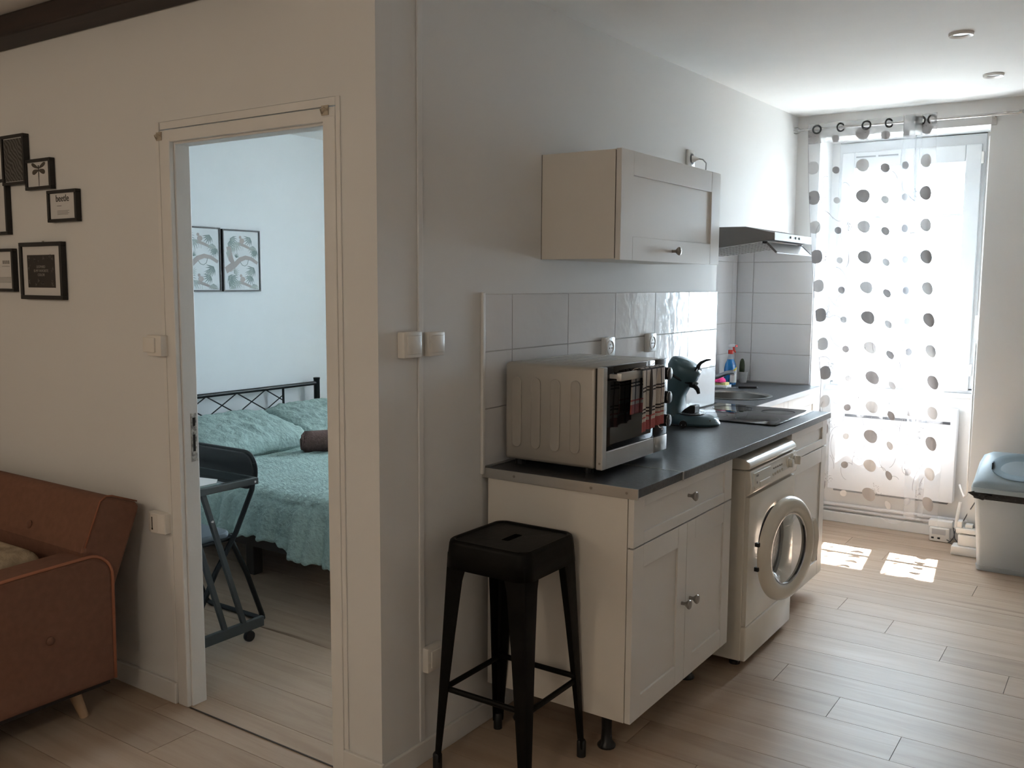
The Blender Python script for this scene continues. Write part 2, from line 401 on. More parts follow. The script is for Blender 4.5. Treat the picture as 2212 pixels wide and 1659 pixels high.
for x, z in ((-.978, 2.008), (-.192, 2.018)):
    h = MB(); h.box(x-.014, x+.014, -.0085, -.0055, z-.016, z+.012)
    h.tube([(x-.012, -.009, z-.012), (x-.006, -.02, z), (x+.008, -.02, z+.004), (x+.012, -.010, z-.004)], .002, 6)
    o = h.build('rod_hook', mat('hook_paint', (.5, .43, .34), .5, .3), None)
    tag(o, 'small painted rod hook on the ' + ('left' if x < -.5 else 'right') + ' top corner of the doorway casing', 'hook', 'hooks on the door casing')

# ---- kitchen window
WF = mat('window_pvc', (.70, .71, .72), .35)
wn = struct(bpy.data.objects.new('window_1', None)); COL.objects.link(wn); wn.location = (.6, 4.06, .885); ORIG['window_1'] = Vector((.6, 4.06, .885))
m = MB().box(.185, 1.01, 4.05, 4.11, .885, .915).box(.185, 1.01, 4.05, 4.11, 2.33, 2.395)
m.box(.185, .215, 4.05, 4.11, .9, 2.34).box(.98, 1.01, 4.05, 4.11, .9, 2.34)
m.build('window_frame', WF, wn, bevel=.004)
def sash(x0, x1, gx0, gx1):
    s = MB().box(x0, gx0, 4.03, 4.085, .90, 2.335).box(gx1, x1, 4.03, 4.085, .90, 2.335)
    s.box(gx0, gx1, 4.03, 4.085, .90, .945).box(gx0, gx1, 4.03, 4.085, 2.235, 2.335)
    so_ = s.build('sash', WF, wn, bevel=.006)
    MB().box(gx0, gx1, 4.045, 4.075, 1.922, 1.942).build('muntin', WF, so_, bevel=.003)
    MB().box(gx0, gx1, 4.045, 4.075, 1.255, 1.275).build('muntin', WF, so_, bevel=.003)
    for a, b in ((.945, 1.255), (1.275, 1.922), (1.942, 2.235)):
        MB().box(gx0, gx1, 4.058, 4.062, a, b).build('pane', GLASSW, so_)
sash(.205, .598, .282, .552)
sash(.602, .99, .652, .905)
MB().box(.575, .625, 4.022, 4.03, .90, 2.335).build('center_stop', WF, wn, bevel=.004)
hd = MB().box(.591, .609, 4.012, 4.022, 1.40, 1.47).tube([(.6, 4.015, 1.435), (.6, 3.985, 1.435), (.6, 3.982, 1.32)], .008, 8)
hd.build('window_handle', WHITEP, wn, smooth='a')
VENT = mat('vent_grey', (.25, .26, .27), .6)
MB().box(.290, .405, 4.026, 4.031, 2.300, 2.308).build('vent_slot', VENT, wn)
MB().box(.420, .535, 4.026, 4.031, 2.300, 2.308).build('vent_slot', VENT, wn)
for z in (.99, 2.22): MB().box(.988, 1.002, 4.022, 4.04, z, z+.07).build('hinge', WHITEP, wn, bevel=.003)
MB().box(.215, .98, 4.14, 4.165, 2.165, 2.33).build('roller_shutter', mat('shutter_grey', (.55, .56, .57), .5), wn)
MB().box(.16, 1.04, 4.03, 4.06, .855, .884).build('inner_sill', WF, wn, bevel=.004)
st = MB().box(1.035, 1.0495, 3.93, 3.955, 1.35, 2.36).box(1.02, 1.0495, 3.92, 3.965, 1.22, 1.35)
tag(st.build('shutter_strap', WHITEP, bevel=.004), 'white roller shutter strap and winder on the right window reveal', 'shutter strap')
# bedroom window (lights the bedroom from the street side)
wb = struct(bpy.data.objects.new('window_2', None)); COL.objects.link(wb); wb.location = (-1.08, 4.0, 1.14); ORIG['window_2'] = Vector((-1.08, 4.0, 1.14))
MB().box(-1.5, -.65, 4.0, 4.06, 1.14, 1.18).box(-1.5, -.65, 4.0, 4.06, 2.16, 2.2).box(-1.5, -1.46, 4.0, 4.06, 1.18, 2.16).box(-.69, -.65, 4.0, 4.06, 1.18, 2.16).build('window_frame', WF, wb)
MB().box(-1.46, -.69, 4.028, 4.032, 1.18, 2.16).build('pane', GLASSW, wb)
# ---- outside: the street below
struct(MB().box(-30, 30, 4.45, 40, -4.2, -4.0).build('street_ground', mat('street_paving', (.55, .53, .5), .9, var=.15), origin=(0, 20, -4.2)))
# ---- recessed ceiling spots
for x, y, l in ((1.15, 2.115, 'round white recessed ceiling spot nearer the camera'), (1.15, 3.06, 'round white recessed ceiling spot nearer the window')):
    z = cz(y)
    t = thing('ceiling_spot', l, 'ceiling light', (x, y, z-.012), 'recessed ceiling spots')
    MB().lathe([(.030, -.006), (.044, -.012), (.046, -.004), (.046, .0)], (x, y, z), n=32, cap=False).build('ring', WHITEP, t, smooth='a')
    MB().lathe([(.0, -.004), (.031, -.004)], (x, y, z), n=32, cap=False).build('lens', mat('spot_lens', (.7, .7, .68), .4), t)
# ---- living-room ceiling lamp (behind the photographer)
LMAT = bpy.data.materials.new('lamp_globe'); LMAT.use_nodes = True; LMAT.cycles.emission_sampling = 'NONE'
_b = LMAT.node_tree.nodes['Principled BSDF']; _b.inputs['Emission Color'].default_value = (1, .84, .65, 1); _b.inputs['Emission Strength'].default_value = 4
_b.inputs['Base Color'].default_value = (.9, .88, .84, 1)
for LX, LY, l in ((-2.2, -3.2, 'round opal ceiling lamp in the living room, the one nearer the sofa'), (1.1, -3.3, 'round opal ceiling lamp in the living room, behind the photographer')):
    t = thing('ceiling_lamp', l, 'ceiling lamp', (LX, LY, 2.235), 'living-room ceiling lamps')
    MB().lathe([(.07, 2.488), (.07, 2.46), (.05, 2.455)], (LX, LY, 0), n=24).build('base', WHITEP, t, smooth='a')
    MB().lathe([(.13*math.sin(math.pi*i/14), 2.345-.11*math.cos(math.pi*i/14)) for i in range(1, 14)], (LX, LY, 0), n=24).build('globe', LMAT, t, smooth=True)
    ll = bpy.data.lights.new('lamp_light', 'POINT'); ll.energy = 15; ll.color = (1, .84, .65); ll.shadow_soft_size = .1
    lo_ = bpy.data.objects.new('lamp_light', ll); COL.objects.link(lo_); lo_.location = (0, 0, -.06); lo_.parent = t
# ================================================================ KITCHEN
def ring_plate(m, outer, inner, z0, z1):
    n = len(outer)
    vs = [(p[0], p[1], z1) for p in outer]+[(p[0], p[1], z1) for p in inner]+[(p[0], p[1], z0) for p in outer]+[(p[0], p[1], z0) for p in inner]
    fs = []
    for i in range(n):
        j = (i+1) % n
        fs += [(i, j, n+j, n+i), (2*n+i, 3*n+i, 3*n+j, 2*n+j), (i, 2*n+i, 2*n+j, j), (n+i, n+j, 3*n+j, 3*n+i)]
    return m.add(vs, fs)
def rect_ray(cx, cy, x0, x1, y0, y1, n):
    pts = []
    angs = sorted([2*math.pi*k/n for k in range(n-4)]+[math.atan2(y-cy, x-cx) % (2*math.pi) for x in (x0, x1) for y in (y0, y1)])
    for a in angs:
        c, s = math.cos(a), math.sin(a)
        t = min([(x1-cx)/c if c > 1e-9 else 1e9, (x0-cx)/c if c < -1e-9 else 1e9, (y1-cy)/s if s > 1e-9 else 1e9, (y0-cy)/s if s < -1e-9 else 1e9])
        pts.append((cx+c*t, cy+s*t, a))
    return pts
def shaker(parent, name, y0, y1, z0, z1, x0=.547, x1=.567, st=.072, rl=.072):
    g = .0007
    m = MB().box(x0, x1, y0, y0+st-g, z0, z1).box(x0, x1, y1-st+g, y1, z0, z1)
    m.box(x0, x1-.0003, y0+st, y1-st, z0, z0+rl).box(x0, x1-.0003, y0+st, y1-st, z1-rl, z1)
    m.box(x0, x1-.007, y0+st-.004, y1-st+.004, z0+rl-.004, z1-rl+.004)
    return m.build(name, CAB, parent, bevel=.0014, seg=2)
def knob(parent, x, y, z):
    m = MB().lathe([(.006, 0), (.0055, .008), (.006, .014), (.0145, .024), (.0165, .029), (.014, .033), (.006, .0355), (.001, .036)], (x, y, z), (1, 0, 0), 18)
    return m.build('knob', NICKEL, parent, smooth='a')
def cabinet(name, label, y0, y1, zb, zt, doors, drawer, legs=True, knobs=(), xf=.567, side=None, xb=.02):
    t = thing(name, label, 'cabinet', ((xf)/2, (y0+y1)/2, 0))
    m = MB().box(xb, xf-.022, y0, y0+.018, zb, zt).box(xb, xf-.022, y1-.018, y1, zb, zt).box(xb, xf-.022, y0+.018, y1-.018, zb, zb+.018)
    m.box(xb, xb+.006, y0+.018, y1-.018, zb+.018, zt).box(xf-.06, xf-.022, y0+.018, y1-.018, zt-.018, zt)
    m.build('body', CABSIDE, t, bevel=.001)
    MB().box(xf-.035, xf-.0225, y0+.003, y1-.003, zb+.003, zt-.003).build('front_gap', GAP, t)
    for i, (a, b, c, d) in enumerate(doors):
        q = shaker(t, 'door', a, b, c, d, xf-.02, xf)
        if knobs[i]: knob(q, xf, *knobs[i])
    if drawer:
        q = shaker(t, 'drawer', *drawer[:4], xf-.02, xf, rl=.036)
        if drawer[4]: knob(q, xf, *drawer[4])
    if legs:
        for x in (.1, xf-.13):
            for y in (y0+.095, y1-.075):
                l = MB().lathe([(.030, 0), (.031, .006), (.019, .022), (.017, .06), (.019, zb-.02), (.028, zb-.006), (.028, zb)], (x, y, 0), n=14)
                l.build('leg', BLACKP, t, smooth='a')
    return t
cabinet('base_cabinet', 'white base cabinet with one drawer over two panelled doors under the oven', .516, 1.338, .147, .872,
        [(.518, .926, .147, .708), (.929, 1.337, .147, .708)], (.518, 1.337, .713, .871, (.927, .803)), knobs=[(.895, .432), (.962, .432)])
cabinet('base_cabinet', 'white panelled base cabinet under the hob, right of the washing machine', 2.052, 2.61, .10, .872,
        [(2.054, 2.608, .10, .735)], (2.054, 2.608, .74, .871, None), legs=True, knobs=[None])
cabinet('sink_cabinet', 'white panelled cabinet under the sink worktop in the niche', 2.64, 3.76, .10, .872,
        [(2.642, 3.198, .10, .87), (3.202, 3.758, .10, .87)], None, legs=False, knobs=[None, None], xf=.187, xb=-.33)
# worktops
t = thing('worktop', 'dark slate-grey worktop running over the cabinets and washing machine', 'worktop', (.29, 1.5, .872))
MB().box(.0095, .58, .514, .846, .872, .90).build('slab', WORK, t, bevel=.0015)
lab(MB().box(.0095, .58, .849, 2.62, .872, .90).build('slab', WORK, t, bevel=.0015), 'longer dark grey slab')
lab(MB().box(.0095, .5815, .8458, .8492, .871, .9008).box(.58, .583, .844, .851, .870, .9012).build('joint_profile', ALU, t), 'aluminium joint profile')
e = lab(MB().box(-.0, .583, .509, .514, .868, .902).build('end_strip', ALU, t, bevel=.001), 'aluminium end strip with screws')
for x in (.13, .42, .545): MB().lathe([(.0045, 0), (.0045, .0012)], (x, .509, .886), (0, -1, 0), 12).build('screw', NICKEL, e)
lab(MB().box(.5802, .5812, .850, 2.62, .872, .8985).build('front_edge', WEDGE, t), 'grey laminated front edge')
t = thing('sink_worktop', 'dark grey worktop with round sink cut-out in the tiled niche', 'worktop', (-.08, 3.2, .872))
SCX, SCY, SR = -.06, 2.985, .196
ro = rect_ray(SCX, SCY, -.350, .2, 2.625, 3.770, 64)
m = MB(); ring_plate(m, [(p[0], p[1]) for p in ro], [(SCX+SR*math.cos(p[2]), SCY+SR*math.sin(p[2])) for p in ro], .872, .90)
m.build('slab', WORK, t)
lab(MB().box(.2, .203, 2.625, 3.770, .872, .8985).build('front_edge', mat('edge_band', (.55, .55, .56), .4), t), 'pale edge band')
# sink
t = thing('round_sink', 'round stainless steel sink bowl set in the niche worktop', 'sink', (SCX, SCY, .75))
MB().lathe([(.214, .9005), (.216, .903), (.210, .9055), (.196, .9035), (.188, .895), (.184, .80), (.165, .765), (.05, .757), (.03, .755)], (SCX, SCY, 0), n=48, cap=False).build('bowl', mat('sink_steel', (.22, .21, .20), .38, .9, bump=.05, bscale=120), t, smooth='a')
MB().lathe([(.032, .756), (.032, .759), (.02, .758), (.001, .757)], (SCX, SCY, 0), n=20).build('drain', CHROME, t, smooth='a')
# faucet
t = thing('faucet', 'grey swan-neck kitchen faucet beside the round sink', 'faucet', (-.305, 2.98, .90))
MB().lathe([(.027, .9003), (.027, .91), (.021, .915), (.020, .985), (.017, .992)], (-.305, 2.98, 0), n=20).build('base', CHROME, t, smooth='a')
MB().tube([(-.305, 2.98, .985), (-.28, 2.98, .984), (-.2, 2.965, .988), (-.14, 2.957, 1.004), (-.085, 2.95, 1.028), (-.05, 2.945, 1.036), (-.035, 2.943, 1.03)], [.014, .014, .0135, .013, .012, .0115, .010], 12).build('spout', mat('faucet_grey', (.22, .22, .23), .3, .8), t, smooth='a')
MB().tube([(-.305, 2.98, .992), (-.315, 2.99, 1.01), (-.335, 3.03, 1.03)], [.012, .008, .006], 10).build('lever', CHROME, t, smooth='a')
# hob
t = thing('ceramic_hob', 'black glass ceramic hob on the worktop beside the niche', 'hob', (.26, 2.28, .90))
MB().rbox(.015, .51, 2.0, 2.575, .9002, .9065, .002, 2).build('glass', mat('hob_glass', (.006, .006, .007), .05, spec=.25), t, smooth='a')
RING = mat('hob_ring', (.07, .07, .075), .15)
for x, y, r in ((.15, 2.14, .08), (.15, 2.43, .1), (.38, 2.14, .1), (.38, 2.43, .08)):
    MB().lathe([(r-.0025, 0), (r-.0025, .0002), (r, .0002), (r, 0)], (x, y, .9066), n=40, cap=False).build('zone_ring', RING, t)
# ---- washing machine
WY0, WY1 = 1.455, 2.03
t = thing('washing_machine', 'cream front-loading washing machine with its door ajar', 'washing machine', (.3, 1.74, 0))
HOLE = (1.745, .44, .165)
m = MB().box(.03, .58, WY0, WY1, .03, .80)
m.build('body', CREAM, t, bevel=.006)
# front shell with the porthole cut out, bulging slightly
ro = rect_ray(HOLE[0], HOLE[1], WY0+.003, WY1-.003, .175, .695, 72)
m = MB(); n = len(ro)
vs = []
for p in ro: vs.append((.596, p[0], p[1]))
for p in ro: vs.append((.602, HOLE[0]+(HOLE[2]+.035)*math.cos(p[2]), HOLE[1]+(HOLE[2]+.035)*math.sin(p[2])))
for p in ro: vs.append((.592, HOLE[0]+HOLE[2]*math.cos(p[2]), HOLE[1]+HOLE[2]*math.sin(p[2])))
for p in ro: vs.append((.581, HOLE[0]+HOLE[2]*math.cos(p[2]), HOLE[1]+HOLE[2]*math.sin(p[2])))
for p in ro: vs.append((.580, p[0], p[1]))
fs = []
for i in range(n):
    j = (i+1) % n
    for k in range(3): fs.append((k*n+i, k*n+j, (k+1)*n+j, (k+1)*n+i))
    fs.append((i, 4*n+i, 4*n+j, j))
m.add(vs, fs).build('front_panel', CREAM, t, smooth='a', angle=.5)
MB().lathe([(HOLE[2], 0), (HOLE[2]-.02, .004), (HOLE[2]-.03, .0005)], (.5805, HOLE[0], HOLE[1]), (1, 0, 0), 40).build('porthole_seal', mat('rubber_grey', (.05, .05, .052), .6), t, smooth='a')
MB().lathe([(.13, 0.0), (.001, .0008)], (.584, HOLE[0], HOLE[1]), (1, 0, 0), 40).build('drum', mat('drum_steel', (.10, .10, .105), .3, .9, bump=.4, bscale=60), t)
MB().rbox(.56, .598, WY0+.002, WY1-.002, .03, .170, .008).build('kick_panel', CREAM, t, smooth='a')
# control panel, leaning back a little
cp = MB().prism([(.55, .70), (.585, .70), (.601, .712), (.604, .74), (.596, .800), (.55, .800)], 'y', WY0+.001, WY1-.001).build('control_panel', CREAM, t, bevel=.004)
MB().prism([(.6035, .722), (.6065, .725), (.602, .788), (.5975, .788)], 'y', WY0+.03, WY0+.225).build('detergent_drawer', CREAM, cp, bevel=.003)
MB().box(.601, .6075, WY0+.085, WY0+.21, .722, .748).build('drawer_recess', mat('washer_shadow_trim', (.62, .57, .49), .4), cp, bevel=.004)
for k in range(5): MB().lathe([(.0055, 0), (.005, .006)], (.602, WY0+.25+k*.028, .748+k*.0006), (1, 0, 0), 12).build('button', CREAM, cp, smooth='a')
MB().lathe([(.023, 0), (.023, .004), (.019, .006), (.018, .022), (.001, .023)], (.600, WY1-.125, .765), (1, 0, 0), 24).build('dial', CREAM, cp, smooth='a')
dl = MB().lathe([(.026, 0), (.026, .004), (.019, .006), (.018, .014), (.001, .015)], (.600, WY1-.06, .768), (1, 0, 0), 24).build('dial', CREAM, cp, smooth='a')
MB().box(.612, .634, WY1-.064, WY1-.056, .75, .786).build('dial_grip', CREAM, dl, bevel=.002)
PRT = mat('print_grey', (.30, .27, .23), .5)
for k in range(9): MB().box(.6, .6022, WY0+.26+k*.013, WY0+.267+k*.013, .768, .770 if k % 2 else .774).build('print_mark', PRT, cp)
for y_, z_ in ((.05, .772), (.062, .772), (.052, .745)): MB().box(.604, .6068, WY0+y_, WY0+y_+.008, z_, z_+.009).build('print_mark', PRT, cp)
# lid with rolled front edge
prof = [(.03, .802), (.572, .802), (.592, .806), (.598, .816), (.592, .830), (.570, .845), (.53, .850), (.03, .850)]
MB().prism(prof, 'y', WY0, WY1).build('lid', CREAM, t, smooth='a', bevel=.004, angle=.9)
for x in (.08, .54):
    for y in (WY0+.05, WY1-.05): MB().lathe([(.022, 0), (.022, .014), (.012, .016), (.012, .032)], (x, y, 0), n=12).build('foot', BLACKP, t)
# door on its left hinge
TH = math.radians(11)
DM = Matrix.Translation((.606, 1.527, .44)) @ Matrix.Rotation(-TH, 4, 'Z')
R0 = .216; cy = R0
m = MB(DM)
m.lathe([(.150, .002), (.150, .026), (.158, .036), (.175, .041), (.200, .034), (.214, .018), (.216, .004), (.205, .0)], (0, cy, 0), (1, 0, 0), 64, cap=False)
m.lathe([(.205, .0), (.150, .002)], (0, cy, 0), (1, 0, 0), 64, cap=False)
dr = m.build('door', mat('door_cream', (.76, .69, .585), .28, var=.02, coat=.3), t, smooth='a', angle=.9)
BOWL = glass_thin('door_glass', (.80, .82, .84), .14, .02)
MB(DM).lathe([(.148, .022), (.14, .012), (.115, -.02), (.10, -.055), (.085, -.068), (.001, -.072)], (0, cy, 0), (1, 0, 0), 48, cap=False).build('glass_bowl', BOWL, dr, smooth=True)
MB(DM).lathe([(.150, .012), (.144, .014), (.144, .024), (.150, .026)], (0, cy, 0), (1, 0, 0), 48, cap=False).build('chrome_rim', CHROME, dr, smooth='a')
hp = [(cy+.195*math.cos(a), .195*math.sin(a)) for a in [math.radians(k) for k in range(-26, 27, 4)]]
hp2 = [(cy+(.222+.020*math.cos(math.radians(k)*3.2))*math.cos(math.radians(k)), (.222+.020*math.cos(math.radians(k)*3.2))*math.sin(math.radians(k))) for k in range(26, -27, -4)]
MB(DM).prism(hp+hp2, 'x', .004, .036).build('handle', MATS['door_cream'], dr, bevel=.006)
for z in (-.045, .055): MB(DM).box(-.004, .012, -.006, .006, z-.008, z+.008).build('hinge', BLACKP, dr)
# ---- upper cabinet
t = thing('wall_cabinet', 'white wall cabinet with a single lift-up panelled door', 'cabinet', (.16, 1.31, 1.605))
UY0, UY1, UZ0, UZ1 = .868, 1.755, 1.606, 1.976
MB().box(.001, .296, UY0, UY0+.018, UZ0, UZ1).box(.001, .296, UY1-.018, UY1, UZ0, UZ1).box(.001, .295, UY0+.018, UY1-.018, UZ0+.0005, UZ0+.018).box(.001, .295, UY0+.018, UY1-.018, UZ1-.018, UZ1-.0005).box(.0015, .012, UY0+.018, UY1-.018, UZ0+.018, UZ1-.018).build('body', CABSIDE, t, bevel=.001)
MB().box(.285, .299, UY0+.003, UY1-.003, UZ0+.003, UZ1-.003).build('front_gap', GAP, t)
MB().box(.0, .0012, UY0-.0008, UY0+.003, UZ0, UZ1).build('wall_gap', GAP, t)
q = shaker(t, 'door', UY0-.002, UY1+.002, UZ0-.004, UZ1+.002, .300, .320, st=.094, rl=.083)
knob(q, .32, 1.292, 1.644)
# ---- cooker hood
t = thing('cooker_hood', 'grey metal cooker hood with tilted front visor over the hob', 'cooker hood', (.22, 2.345, 1.66))
HY0, HY1 = 2.072, 2.612
HOODS = mat('hood_grey', (.20, .19, .19), .5, .3, var=.03); HOODW = mat('hood_silver', (.62, .61, .60), .4, .2)
HX = .452
hb = MB().prism([(.001, 1.662), (HX-.004, 1.7195), (HX-.002, 1.747), (.317, 1.778), (.001, 1.780)], 'y', HY0, HY1).build('body', HOODS, t, bevel=.001)
MB().prism([(HX-.002, 1.716), (HX+.001, 1.716), (HX, 1.7505), (HX-.003, 1.7505)], 'y', HY0-.001, HY1+.001).build('front_panel', HOODW, t, bevel=.0008)
fz = lambda x: 1.662+(x-.001)/(HX-.005)*.0575
m = MB().add([(.02, HY0+.006, fz(.02)-.001), (HX-.04, HY0+.006, fz(HX-.04)-.001), (HX-.04, HY1-.006, fz(HX-.04)-.001), (.02, HY1-.006, fz(.02)-.001)], [(0, 1, 2, 3)])
ft = m.build('grease_filter', HOODW, t)
m = MB()
for i in range(16):
    for j in range(12):
        x = .04+i*.023; y = HY0+.03+j*.041+(.020 if i % 2 else 0)
        m.add([(x, y, fz(x)-.003), (x+.012, y, fz(x+.012)-.003), (x+.012, y+.028, fz(x+.012)-.003), (x, y+.028, fz(x)-.003)], [(0, 1, 2, 3)])
o = m.build('filter_slot', mat('slot_dark', (.03, .028, .026), .7), ft); o['kind'] = 'stuff'
m = MB().prism([(.410, 1.706), (.414, 1.708), (.459, 1.664), (.455, 1.661)], 'y', HY0+.012, HY1-.02)
v = m.build('visor', mat('visor_white', (.74, .74, .74), .3), t)
MB().prism([(.408, 1.705), (.415, 1.710), (.461, 1.665), (.454, 1.660)], 'y', HY0+.008, HY0+.0125).prism([(.408, 1.705), (.415, 1.710), (.461, 1.665), (.454, 1.660)], 'y', HY1-.0205, HY1-.016).build('visor_edge', HOODS, v)
MB().box(.452, .4615, HY0+.010, HY1-.018, 1.6585, 1.6625).build('visor_rail', HOODW, v)
for y in (HY0+.005, HY1-.03): MB().box(.395, .415, y, y+.012, 1.702, 1.712).build('visor_pivot', BLACKP, t)
for k, y in enumerate((HY0+.215, HY0+.29, HY0+.345)):
    MB().box(HX, HX+.004, y, y+(.004 if k == 0 else .018), 1.730, 1.741).build('control_button', BLACKP, t, bevel=.001)
# ---- mini oven
t = thing('mini_oven', 'silver countertop mini oven with black glass door and three knobs', 'oven', (.21, .845, .90))
OY0, OY1, OZ0, OZ1 = .602, 1.09, .923, 1.255
OVEN = mat('oven_silver', (.50, .47, .425), .42, .45, var=.03)
MB().rbox(.028, .378, OY0, OY1, OZ0, OZ1, .012, 3).build('body', OVEN, t, smooth='a')
for x in (.060, .136, .212, .288):
    w_ = .018; z0_, z1_ = .985, 1.190
    arc = [(x+w_+w_*math.cos(a), z1_+w_*math.sin(a)) for a in [math.pi*k/8 for k in range(9)]]+[(x+w_+w_*math.cos(a), z0_+w_*math.sin(a)) for a in [math.pi+math.pi*k/8 for k in range(9)]]
    MB().prism(arc, 'y', OY0-.0045, OY0+.001).build('embossed_rib', OVEN, t, bevel=.002, seg=3)
for k in range(5): MB().box(.06+k*.06, .062+k*.06, OY0+.05, OY1-.05, OZ1-.001, OZ1+.0015).build('top_rib', OVEN, t)
FX = .378
MB().box(FX, FX+.006, OY0+.004, OY1-.004, OZ0+.004, OZ1-.004).build('front_gap', GAP, t)
df = MB().box(FX+.006, FX+.030, OY0, OY0+.028, OZ0, OZ1).box(FX+.006, FX+.030, OY0+.028, .980, OZ0, OZ0+.058).build('door_frame', mat('oven_front_silver', (.60, .59, .57), .3, .6), t, bevel=.003)
gl = MB().rbox(FX+.006, FX+.0285, OY0+.028, .980, OZ0+.058, OZ1, .003, 2).build('door_glass', BLACKG, t, smooth='a')
MB().box(FX+.0284, FX+.0292, OY0+.05, .955, OZ0+.078, OZ1-.05).build('inner_window', mat('oven_inner', (.020, .020, .021), .06), gl)
MB().rbox(FX+.006, FX+.030, .984, OY1, OZ0, OZ0+.056, .003, 2).build('panel_base', MATS['oven_front_silver'], t, smooth='a')
pn = MB().rbox(FX+.006, FX+.029, .984, OY1, OZ0+.058, OZ1, .004, 2).build('control_panel', mat('panel_black', (.022, .020, .019), .22), t, smooth='a')
for z in (1.205, 1.120, 1.037):
    MB().lathe([(.030, 0), (.030, .0012), (.026, .0012)], (FX+.029, 1.038, z), (1, 0, 0), 28, cap=False).build('dial_ring', WHITEP, pn)
    kb = MB().lathe([(.022, 0), (.022, .028), (.0215, .031), (.020, .0318), (.001, .032)], (FX+.030, 1.038, z), (1, 0, 0), 28).build('knob', BLACKP, pn, smooth='a')
    MB().lathe([(.0222, .0285), (.0222, .0305), (.0218, .0312)], (FX+.030, 1.038, z), (1, 0, 0), 28, cap=False).build('knob_rim', CHROME, kb)
    MB().box(FX+.0622, FX+.0626, 1.037, 1.0395, z+.004, z+.019).build('pointer', WHITEP, kb)
MB().box(FX+.0288, FX+.0292, 1.045, 1.06, .999, 1.002).build('print_mark', WHITEP, pn)
# handle
MB().rbox(.438, .456, .632, .945, 1.212, 1.238, .003, 2).box(FX+.028, .440, .645, .66, 1.218, 1.232).box(FX+.028, .440, .925, .940, 1.218, 1.232).build('handle', MATS['oven_front_silver'], t, smooth='a')
MB().lathe([(.004, 0), (.004, .001)], (FX+.02, OY0, OZ0+.022), (0, -1, 0), 10).build('screw', NICKEL, df)
for x in (.06, .33):
    for y in (OY0+.05, OY1-.05): MB().lathe([(.018, .9003), (.018, OZ0+.003)], (x, y, 0), n=14).build('foot', BLACKP, t)
# plaid tea towel over the oven handle
TW = [mat('towel_cream', (.62, .555, .50), .95, bump=.3, bscale=300, var=.06), mat('towel_black', (.05, .042, .04), .95), mat('towel_red', (.48, .13, .12), .95, bump=.3, bscale=300), mat('towel_dark_red', (.22, .05, .05), .95)]
m = MB(); NU, NV = 26, 70
L1, L2 = .150, .205          # back drop, front drop
def towel(u, v):
    d_ = v*(L1+L2+.03)
    y = lerp(.752, .938, u)+.006*math.sin(v*5)-(.018*(u-.5) if d_ > L1 else 0)
    fo = .006*math.sin(u*15+.8)+.004*math.sin(u*31+v*3)
    if d_ < L1: x = .4335-.006+fo*.15; z = 1.236-(L1-d_)*.98
    elif d_ < L1+.03:
        a = (d_-L1)/.03*math.pi; x = .447-.0145*math.cos(a); z = 1.240+.004*math.sin(a)
    else:
        q = (d_-L1-.03); x = .4605+.004+fo*min(1, q*12)+.010*q; z = 1.238-q+.012*u*q/.2
    return (x, y, z)
vs = [towel(i/NU, j/NV) for j in range(NV+1) for i in range(NU+1)]
o_ = len(m.v); m.v += [Vector(p) for p in vs]
for j in range(NV):
    for i in range(NU):
        m.f.append((j*(NU+1)+i, j*(NU+1)+i+1, (j+1)*(NU+1)+i+1, (j+1)*(NU+1)+i))
        k = 0
        e_ = min(j, NV-1-j)
        if i in (4, 9, 10, 16, 21): k = 1
        if j % 13 in (4, 6): k = 1
        if e_ < 9: k = 2 if (e_ < 6 or e_ > 7) else 0
        if e_ < 9 and i in (4, 9, 16, 21): k = 3
        m.m.append(k)
tw = m.build('tea_towel', TW, None, smooth=True, solid=.0022)
tag(tw, 'cream and red plaid tea towel hanging over the oven handle', 'towel')
# ---- coffee machine
t = thing('coffee_machine', 'dark teal pod coffee machine standing beside the mini oven', 'coffee machine', (.17, 1.86, .90))
CY = 1.86
def ell(cx, rx, ry, z, n=40): return [(cx+rx*math.cos(2*math.pi*k/n), CY+ry*math.sin(2*math.pi*k/n), z) for k in range(n)]
m = MB(); rings = [ell(.185, .118, .082, .9015), ell(.185, .121, .085, .910), ell(.180, .115, .080, .928), ell(.17, .097, .071, .941), ell(.165, .08, .062, .944)]
n = 40
m.add([p for r in rings for p in r], [(i*n+k, i*n+(k+1) % n, (i+1)*n+(k+1) % n, (i+1)*n+k) for i in range(4) for k in range(n)]+[tuple(4*n+k for k in range(n)), tuple(range(n-1, -1, -1))])
m.build('base', TEAL, t, smooth='a')
m = MB(); rings = []
for x, rx, ry, z in ((.085, .050, .070, .935), (.083, .042, .064, .97), (.090, .044, .063, 1.03), (.105, .052, .066, 1.08), (.122, .062, .070, 1.115)):
    rings.append([(x+rx*math.copysign(abs(math.cos(2*math.pi*k/n))**.7, math.cos(2*math.pi*k/n)), CY+ry*math.copysign(abs(math.sin(2*math.pi*k/n))**.7, math.sin(2*math.pi*k/n)), z+.35*(-(x+rx*math.cos(2*math.pi*k/n)-x))*(z-.93)/.185) for k in range(n)])
m.add([p for r in rings for p in r], [(i*n+k, i*n+(k+1) % n, (i+1)*n+(k+1) % n, (i+1)*n+k) for i in range(4) for k in range(n)]+[tuple(4*n+k for k in range(n)), tuple(range(n-1, -1, -1))])
m.build('column', TEAL, t, smooth='a')
ax = Vector((.47, 0, .88)).normalized(); hc = Vector((.116, CY, 1.110))
MB().lathe([(.073, 0), (.074, .004), (.072, .012)], hc, ax, 40).build('seal_band', BLACKP, t, smooth='a')
hd = MB().lathe([(.074, .012), (.0755, .016), (.074, .056), (.070, .064), (.052, .074), (.001, .080)], hc, ax, 40, cap=False).build('brew_head', TEAL, t, smooth='a')
